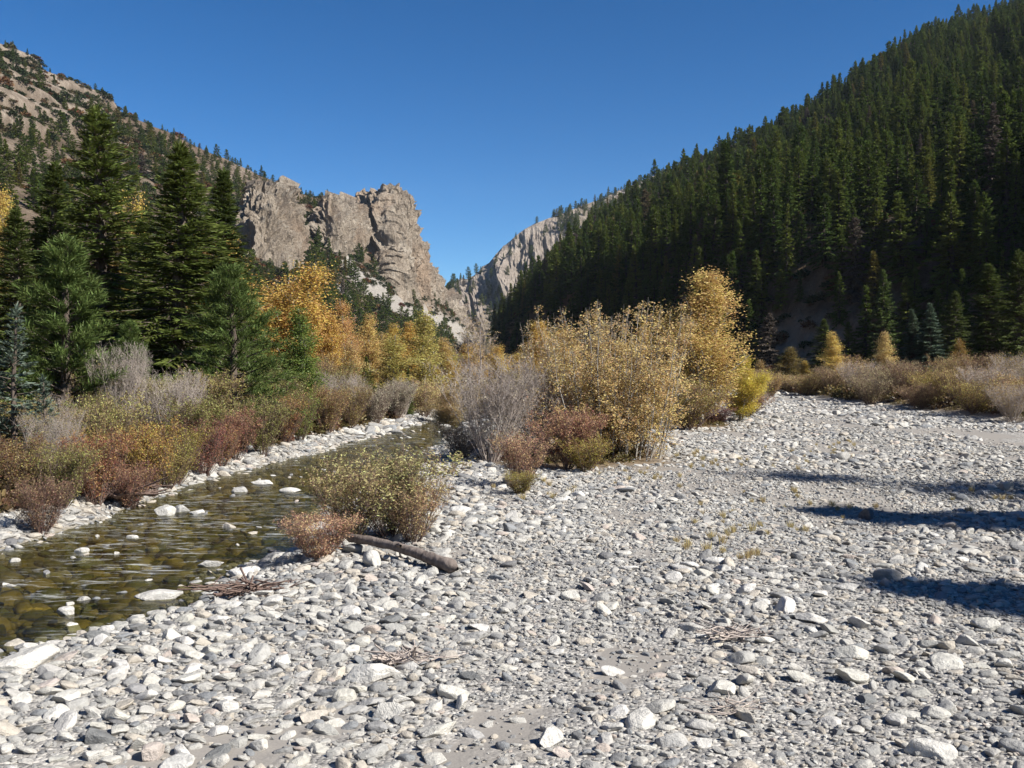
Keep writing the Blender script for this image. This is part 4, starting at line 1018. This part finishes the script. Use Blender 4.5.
for px, py, q, fl, c, lab, inr in special:
    X, Y = 0, 20.0
    for _ in range(30):
        zz = (WZ if inr else float(floor_z(X, Y))) + (rise(np.array(Y)) if inr else 0)
        Y = 0.5 * Y + 0.5 * float((HC - zz) * F / (py - 372)); X = (px - 512) / F * Y
    sx.append(X); sy.append(Y); sr.append(q); sinfo.append((fl, c, lab, inr))
keep, cell = darts(sx, sy, sr, 0.1)
k2, cell = darts(xs, ys, rs, 0.66, cell)
xs, ys, rs = xs[k2], ys[k2], rs[k2]
n = len(xs); zs = floor_z(xs, ys)
kk = r.integers(0, NS, n); az = r.normal(0.2, 0.9, n); sq = r.uniform(0.75, 1.15, n)
rot = np.stack([r.normal(0, .22, n), r.normal(0.0, .22, n), az], -1)
scl = np.stack([rs, rs * sq, rs * r.uniform(.5, 1.0, n)], -1)
zs = np.where((xs > xl(ys) + .2) & (xs < xr(ys) - .3), WZ + rise(ys) - rs * 0.05, zs)
pos = np.stack([xs, ys, zs + rs * 0.08], -1)
px, py = project(pos)
sz = rs / np.maximum(ys, 1) * ((px > 5) & (px < 1019) & (py > 0) & (py < 764))
pick = np.argsort(-sz)[:270]
pal = [(PALE, .46, "pale grey"), (WHITE, .2, "whitish"), (GREY, .2, "mid grey"), (TANS, .06, "tan"), (PINKS, .03, "pinkish"), (SLATE, .05, "dark slate")]
cs = r.choice(len(pal), n, p=[p[1] for p in pal])
for i in pick:
    c, _, nm = pal[cs[i]]; o = link("river_stone", BIG[kk[i]]); o.location = pos[i]; o.rotation_euler = rot[i]; o.scale = scl[i]
    v = r.uniform(0.88, 1.1); o.color = (c[0] * v, c[1] * v, c[2] * v * r.uniform(.96, 1.02), 1)
    if xs[i] < xl(ys[i]) + 0.5: lab, g = f"{nm} cobble on the strip of stones under the bank shrubs", f"{nm} cobbles under the bank shrubs"
    elif xs[i] < 0.0: lab, g = f"{nm} cobble among the dense cobbles beside the river", f"{nm} cobbles beside the river"
    else: lab, g = f"{nm} cobble on the open stony flat with sand between", f"{nm} cobbles on the open flat"
    tag(o, lab, "stone", g)
for j, (fl, c, lab, inr) in enumerate(sinfo):
    o = link("river_stone", BIG[j % NS]); q = sr[j]
    z0 = (WZ + float(rise(np.array(sy[j])))) if inr else float(floor_z(sx[j], sy[j]))
    o.location = (sx[j], sy[j], z0 + q * fl * (0.12 if inr else 0.35)); o.rotation_euler = (0.05, -0.08, 0.3 + j * 0.7 if not inr else 0.2)
    o.scale = (q, q * (0.9 if fl > .6 else .75), q * fl * 1.7); o.color = (*c, 1)
    tag(o, lab, "stone")
rest = np.setdiff1d(np.arange(n), pick)
scatter("gravel", pos[rest], rot[rest], scl[rest], kk[rest], SMALL, "grey and white gravel and cobbles covering the bar", "gravel")
print("stones", n)
# fine pebbles between the cobbles near the viewpoint
m = 110000; x = r.uniform(-8, 13, m); y = 3.5 + 20 * r.random(m) ** 0.85
pt = silt(x, y)
ok = (np.abs(x) < .58 * y + 1) & (x > xr(y) - 0.1) & (r.random(m) < 1.0 - 0.72 * sstep((pt - 0.03) * 5))
x, y = x[ok], y[ok]; m = len(x); q = np.exp(r.normal(math.log(.017), .4, m)).clip(.008, .04) * np.interp(y, [10, 22], [1, 1.7])
scatter("pebbles", np.stack([x, y, floor_z(x, y) + q * .2], -1), np.stack([r.normal(0, .3, m), r.normal(0, .3, m), r.uniform(0, 6.28, m)], -1), np.stack([q, q, q], -1), r.integers(0, NS, m),
        [proto("pebble_source", mesh("pebble_source", *stone(500 + i, 2), M_GRAVEL)) for i in range(NS)], "small pebbles on the sand between the cobbles", "pebbles")
# stones of the river bed, brown with algae
m = 9000; y = 5 + 50 * r.random(m) ** 1.3; u = r.random(m); x = xl(y) * (1 - u) + xr(y) * u
q = np.exp(r.normal(math.log(.11), .4, m)).clip(.04, .26)
zb = np.minimum(floor_z(x, y) + q * .15, WZ + rise(y) - q * .62 - 0.01)
scatter("bed_stones", np.stack([x, y, zb], -1), np.stack([r.normal(0, .2, m), r.normal(0, .2, m), r.uniform(0, 6.28, m)], -1), np.stack([q, q, q], -1), r.integers(0, NS, m), BEDS, "brown algae covered stones of the river bed", "river bed")

# ------------------------------------------------------------------ dry grass and herbs (stuff)
def tuft(seed, nbl, h, sp):
    rr = np.random.default_rng(seed); a = rr.uniform(0, 6.28, nbl); b0 = np.stack([np.cos(a), np.sin(a), 0 * a], -1) * (rr.random(nbl) * sp * .4)[:, None]
    d = unit(np.stack([np.cos(a) * .45 * rr.random(nbl), np.sin(a) * .45 * rr.random(nbl), np.ones(nbl)], -1) + rr.normal(0, .12, (nbl, 3)))
    return cards(b0, d, h * rr.uniform(.5, 1.1, nbl), np.full(nbl, .012 + .012 * h), rr.uniform(0, 3.1, nbl), rr)
TUF = [proto("grass_source", mesh("grass_source", *tuft(801 + i, 70, .42, .35), M_GRASS, smooth=False)) for i in range(3)]
gp = []
for px, py, sxp, syp, cnt in [(757, 530, 40, 12, 16), (715, 545, 30, 8, 8), (838, 452, 12, 8, 14), (792, 460, 14, 6, 8), (690, 462, 26, 6, 8), (720, 470, 24, 6, 8), (640, 478, 30, 5, 14), (745, 560, 14, 6, 5), (990, 492, 30, 5, 8), (530, 492, 18, 6, 14), (800, 500, 60, 6, 14)]:
    X = px + r.normal(0, sxp, cnt); Yp = py + r.normal(0, syp, cnt); Y = HC * F / (Yp - 372); gp.append(np.stack([(X - 512) / F * Y, Y], -1))
gp = np.concatenate(gp); m = len(gp); s = r.uniform(.18, .42, m)
scatter("dry_grass", np.stack([gp[:, 0], gp[:, 1], floor_z(gp[:, 0], gp[:, 1])], -1), np.stack([0 * s, 0 * s, r.uniform(0, 6, m)], -1), np.stack([s, s, s], -1), r.integers(0, 3, m), TUF, "sparse dry grass tufts on the gravel", "grass")
HB = [proto("herb_source", mesh("herb_source", *blob_bush(821 + i, 120, .28), M_HERB, smooth=False)) for i in range(3)]
m = 3000; y = 8 + 60 * r.random(m) ** 1.2; dlm = 1.7 + 9 * r.random(m) ** 1.5; x = xl(y) - dlm
y2 = 40 + 55 * r.random(900); x2 = 21.5 + 0.03 * (y2 - 50) + 10 * r.random(900)
a = r.uniform(0, 6.28, 260); q = np.sqrt(r.random(260)); x3 = np.concatenate([1.5 + 2.3 * q[:130] * np.cos(a[:130]), 6.8 + 2.3 * q[130:] * np.cos(a[130:])]); y3 = np.concatenate([28 + 3 * q[:130] * np.sin(a[:130]), 43 + 3.4 * q[130:] * np.sin(a[130:])])
y4 = 60 + 90 * r.random(1500); x4 = r.uniform(-30, 60, 1500); k4 = (x4 > xr(y4) + 0.3) & ((y4 > 84) | (x4 < 14)) ; x4, y4 = x4[k4], y4[k4]
x = np.concatenate([x, x2, x3, x4]); y = np.concatenate([y, y2, y3, y4]); m = len(x)
s = r.uniform(.22, .6, m) * np.where(y > 60, 1.8, 1.0); s[len(x) - len(x3) - len(x4):len(x) - len(x4)] *= .55
scatter("undergrowth", np.stack([x, y, floor_z(x, y)], -1), np.stack([0 * s, 0 * s, r.uniform(0, 6, m)], -1), np.stack([s, s, s * r.uniform(.6, 1.2, m)], -1), r.integers(0, 3, m), HB, "brown autumn undergrowth along the banks", "undergrowth")

# ------------------------------------------------------------------ driftwood
M_LOG = bark_mat("weathered_log", (0.07, 0.055, 0.048), (0.24, 0.2, 0.175), 4)
def gp_at(px, py, dz=0.0):
    Y = HC * F / (py - 372); x = (px - 512) / F * Y
    return np.array([x, Y, float(floor_z(x, Y)) + dz])
A, B = gp_at(345, 553, .17), gp_at(458, 573, .06)
t = np.linspace(0, 1, 24)[:, None]
C = A * (1 - t) + B * t; C[:, 2] += 0.05 * np.sin(t[:, 0] * 3.1); C[:, 1] += 0.05 * np.sin(t[:, 0] * 5)
org = C.mean(0)
rad = (0.048 + 0.03 * t[:, 0]) * (1 + .3 * fbm(t[:, 0] * 7, 1.3, 0, 3, 4)); rad[0] *= .3; rad[-1] *= .25
V, Fc = tubes((C - org)[None], rad[None], 14)
V = V + unit(V - np.repeat((C - org), 14, 0)) * (.022 * fbm(V[:, 0] * 3, V[:, 1] * 22, V[:, 2] * 22, 3, 9))[:, None]
log = link("fallen_log", mesh("fallen_log", V, Fc, M_LOG)); log.location = org
tag(log, "weathered grey log lying on the cobbles below the willow shrub", "log")
q0 = C[11] - org; st = np.stack([q0 + np.array([.02, -.03, .02]), q0 + np.array([.06, -.16, .05]), q0 + np.array([.08, -.26, .06])])
link("branch_stub", mesh("branch_stub", *tubes(st[None], np.array([[.035, .028, .016]]), 8), M_LOG), log)
def twig_pile(px, py, nst, ln, rad_, lab, seed):
    rr = np.random.default_rng(seed); o0 = gp_at(px, py); Ps, Rs = [], []
    for i in range(nst):
        c = rr.normal(0, ln * .22, 3) * (1, .7, 0); a_ = rr.normal(0.1, 1.0); d = np.array([math.cos(a_), math.sin(a_) * .8, rr.normal(0.05, .22)]); l_ = ln * rr.uniform(.35, 1)
        p = [c + d * l_ * s_ + rr.normal(0, .02 * ln, 3) for s_ in (-.5, -.1, .25, .5)]
        p = np.array(p); p[:, 2] = np.abs(p[:, 2]) + rr.uniform(.03, .16) * ln * .7
        Ps.append(p); Rs.append(rad_ * rr.uniform(.4, 1.2) * np.array([1, .9, .7, .35]))
    o = link("brushwood_pile", mesh("brushwood_pile", *tubes(np.array(Ps), np.array(Rs), 5), M_BROWNTWIG if seed in (3, 5) else M_GREYTWIG)); o.location = o0
    return tag(o, lab, "driftwood")
twig_pile(402, 660, 46, .5, .009, "small pile of grey twigs beside the pale slab stone", 1)
twig_pile(735, 640, 34, .55, .008, "thin scatter of twigs lying on the open flat", 2)
twig_pile(245, 588, 60, .9, .011, "dark tangle of driftwood at the water's edge", 3)
twig_pile(735, 706, 14, .5, .006, "few thin twigs lying near the bottom of the flat", 4)
rootp = on_floor(118, 19.2, 0.1)
o = twig_pile(118, 492, 80, 1.3, .03, "dark tangle of roots hanging from the river bank", 5); o.location = rootp

# ------------------------------------------------------------------ air of the valley
mh = bpy.data.materials.new("haze_air"); mh.use_nodes = True; nt = mh.node_tree; nt.nodes.clear()
pv = nt.nodes.new('ShaderNodeVolumePrincipled'); pv.inputs['Color'].default_value = (0.72, 0.84, 1.0, 1); pv.inputs['Density'].default_value = 0.00005; pv.inputs['Anisotropy'].default_value = 0.0
ho = nt.nodes.new('ShaderNodeOutputMaterial'); nt.links.new(pv.outputs[0], ho.inputs['Volume'])
hv = np.array([(x, y, z) for x in (-900, 1300) for y in (-420, 2300) for z in (-30, 420)], float)
hf = np.array([(0, 1, 3, 2), (4, 6, 7, 5), (0, 4, 5, 1), (2, 3, 7, 6), (0, 2, 6, 4), (1, 5, 7, 3)])
haze = link("haze", mesh("haze", hv, hf, mh, smooth=False)); tag(haze, kind="stuff")

# ------------------------------------------------------------------ light
SUN_AZ, SUN_EL = R_(116), R_(39)       # azimuth clockwise from the viewing direction
sdir = np.array([math.sin(SUN_AZ) * math.cos(SUN_EL), math.cos(SUN_AZ) * math.cos(SUN_EL), math.sin(SUN_EL)])
ld = bpy.data.lights.new("sun", 'SUN'); ld.energy = 5.0; ld.angle = R_(0.53); ld.color = (1.0, 0.95, 0.87)
lo = bpy.data.objects.new("sun", ld); COL.objects.link(lo)
from mathutils import Vector
lo.rotation_euler = Vector(sdir).to_track_quat('Z', 'Y').to_euler()
lo.location = (200, -30, 200)
w = bpy.data.worlds.new("World"); scene.world = w; w.use_nodes = True
nt = w.node_tree; nt.nodes.clear()
sky = nt.nodes.new('ShaderNodeTexSky'); sky.sky_type = 'NISHITA'; sky.sun_disc = False
sky.sun_elevation = SUN_EL; sky.sun_rotation = SUN_AZ
sky.altitude = 2400; sky.air_density = 1.0; sky.dust_density = 0.4; sky.ozone_density = 2.5
bg = nt.nodes.new('ShaderNodeBackground'); bg.inputs[1].default_value = 0.05
wo = nt.nodes.new('ShaderNodeOutputWorld'); hsv = nt.nodes.new('ShaderNodeHueSaturation'); hsv.inputs['Saturation'].default_value = 1.26; hsv.inputs['Value'].default_value = 0.88; gm = nt.nodes.new('ShaderNodeGamma'); gm.inputs[1].default_value = 1.25; nt.links.new(sky.outputs[0], gm.inputs[0]); nt.links.new(gm.outputs[0], hsv.inputs['Color']); nt.links.new(hsv.outputs[0], bg.inputs[0]); nt.links.new(bg.outputs[0], wo.inputs[0])

# ------------------------------------------------------------------ render settings
vs = scene.view_settings; vs.view_transform = 'Standard'; vs.look = 'None'; vs.exposure = 0.92; vs.gamma = 1.0; vs.use_curve_mapping = False
cy = scene.cycles
cy.max_bounces = 6; cy.diffuse_bounces = 3; cy.glossy_bounces = 2; cy.transmission_bounces = 4; cy.transparent_max_bounces = 8
cy.caustics_reflective = False; cy.caustics_refractive = False
cy.use_denoising = True
try: cy.denoiser = 'OPENIMAGEDENOISE'; cy.denoising_prefilter = 'ACCURATE'
except Exception: pass
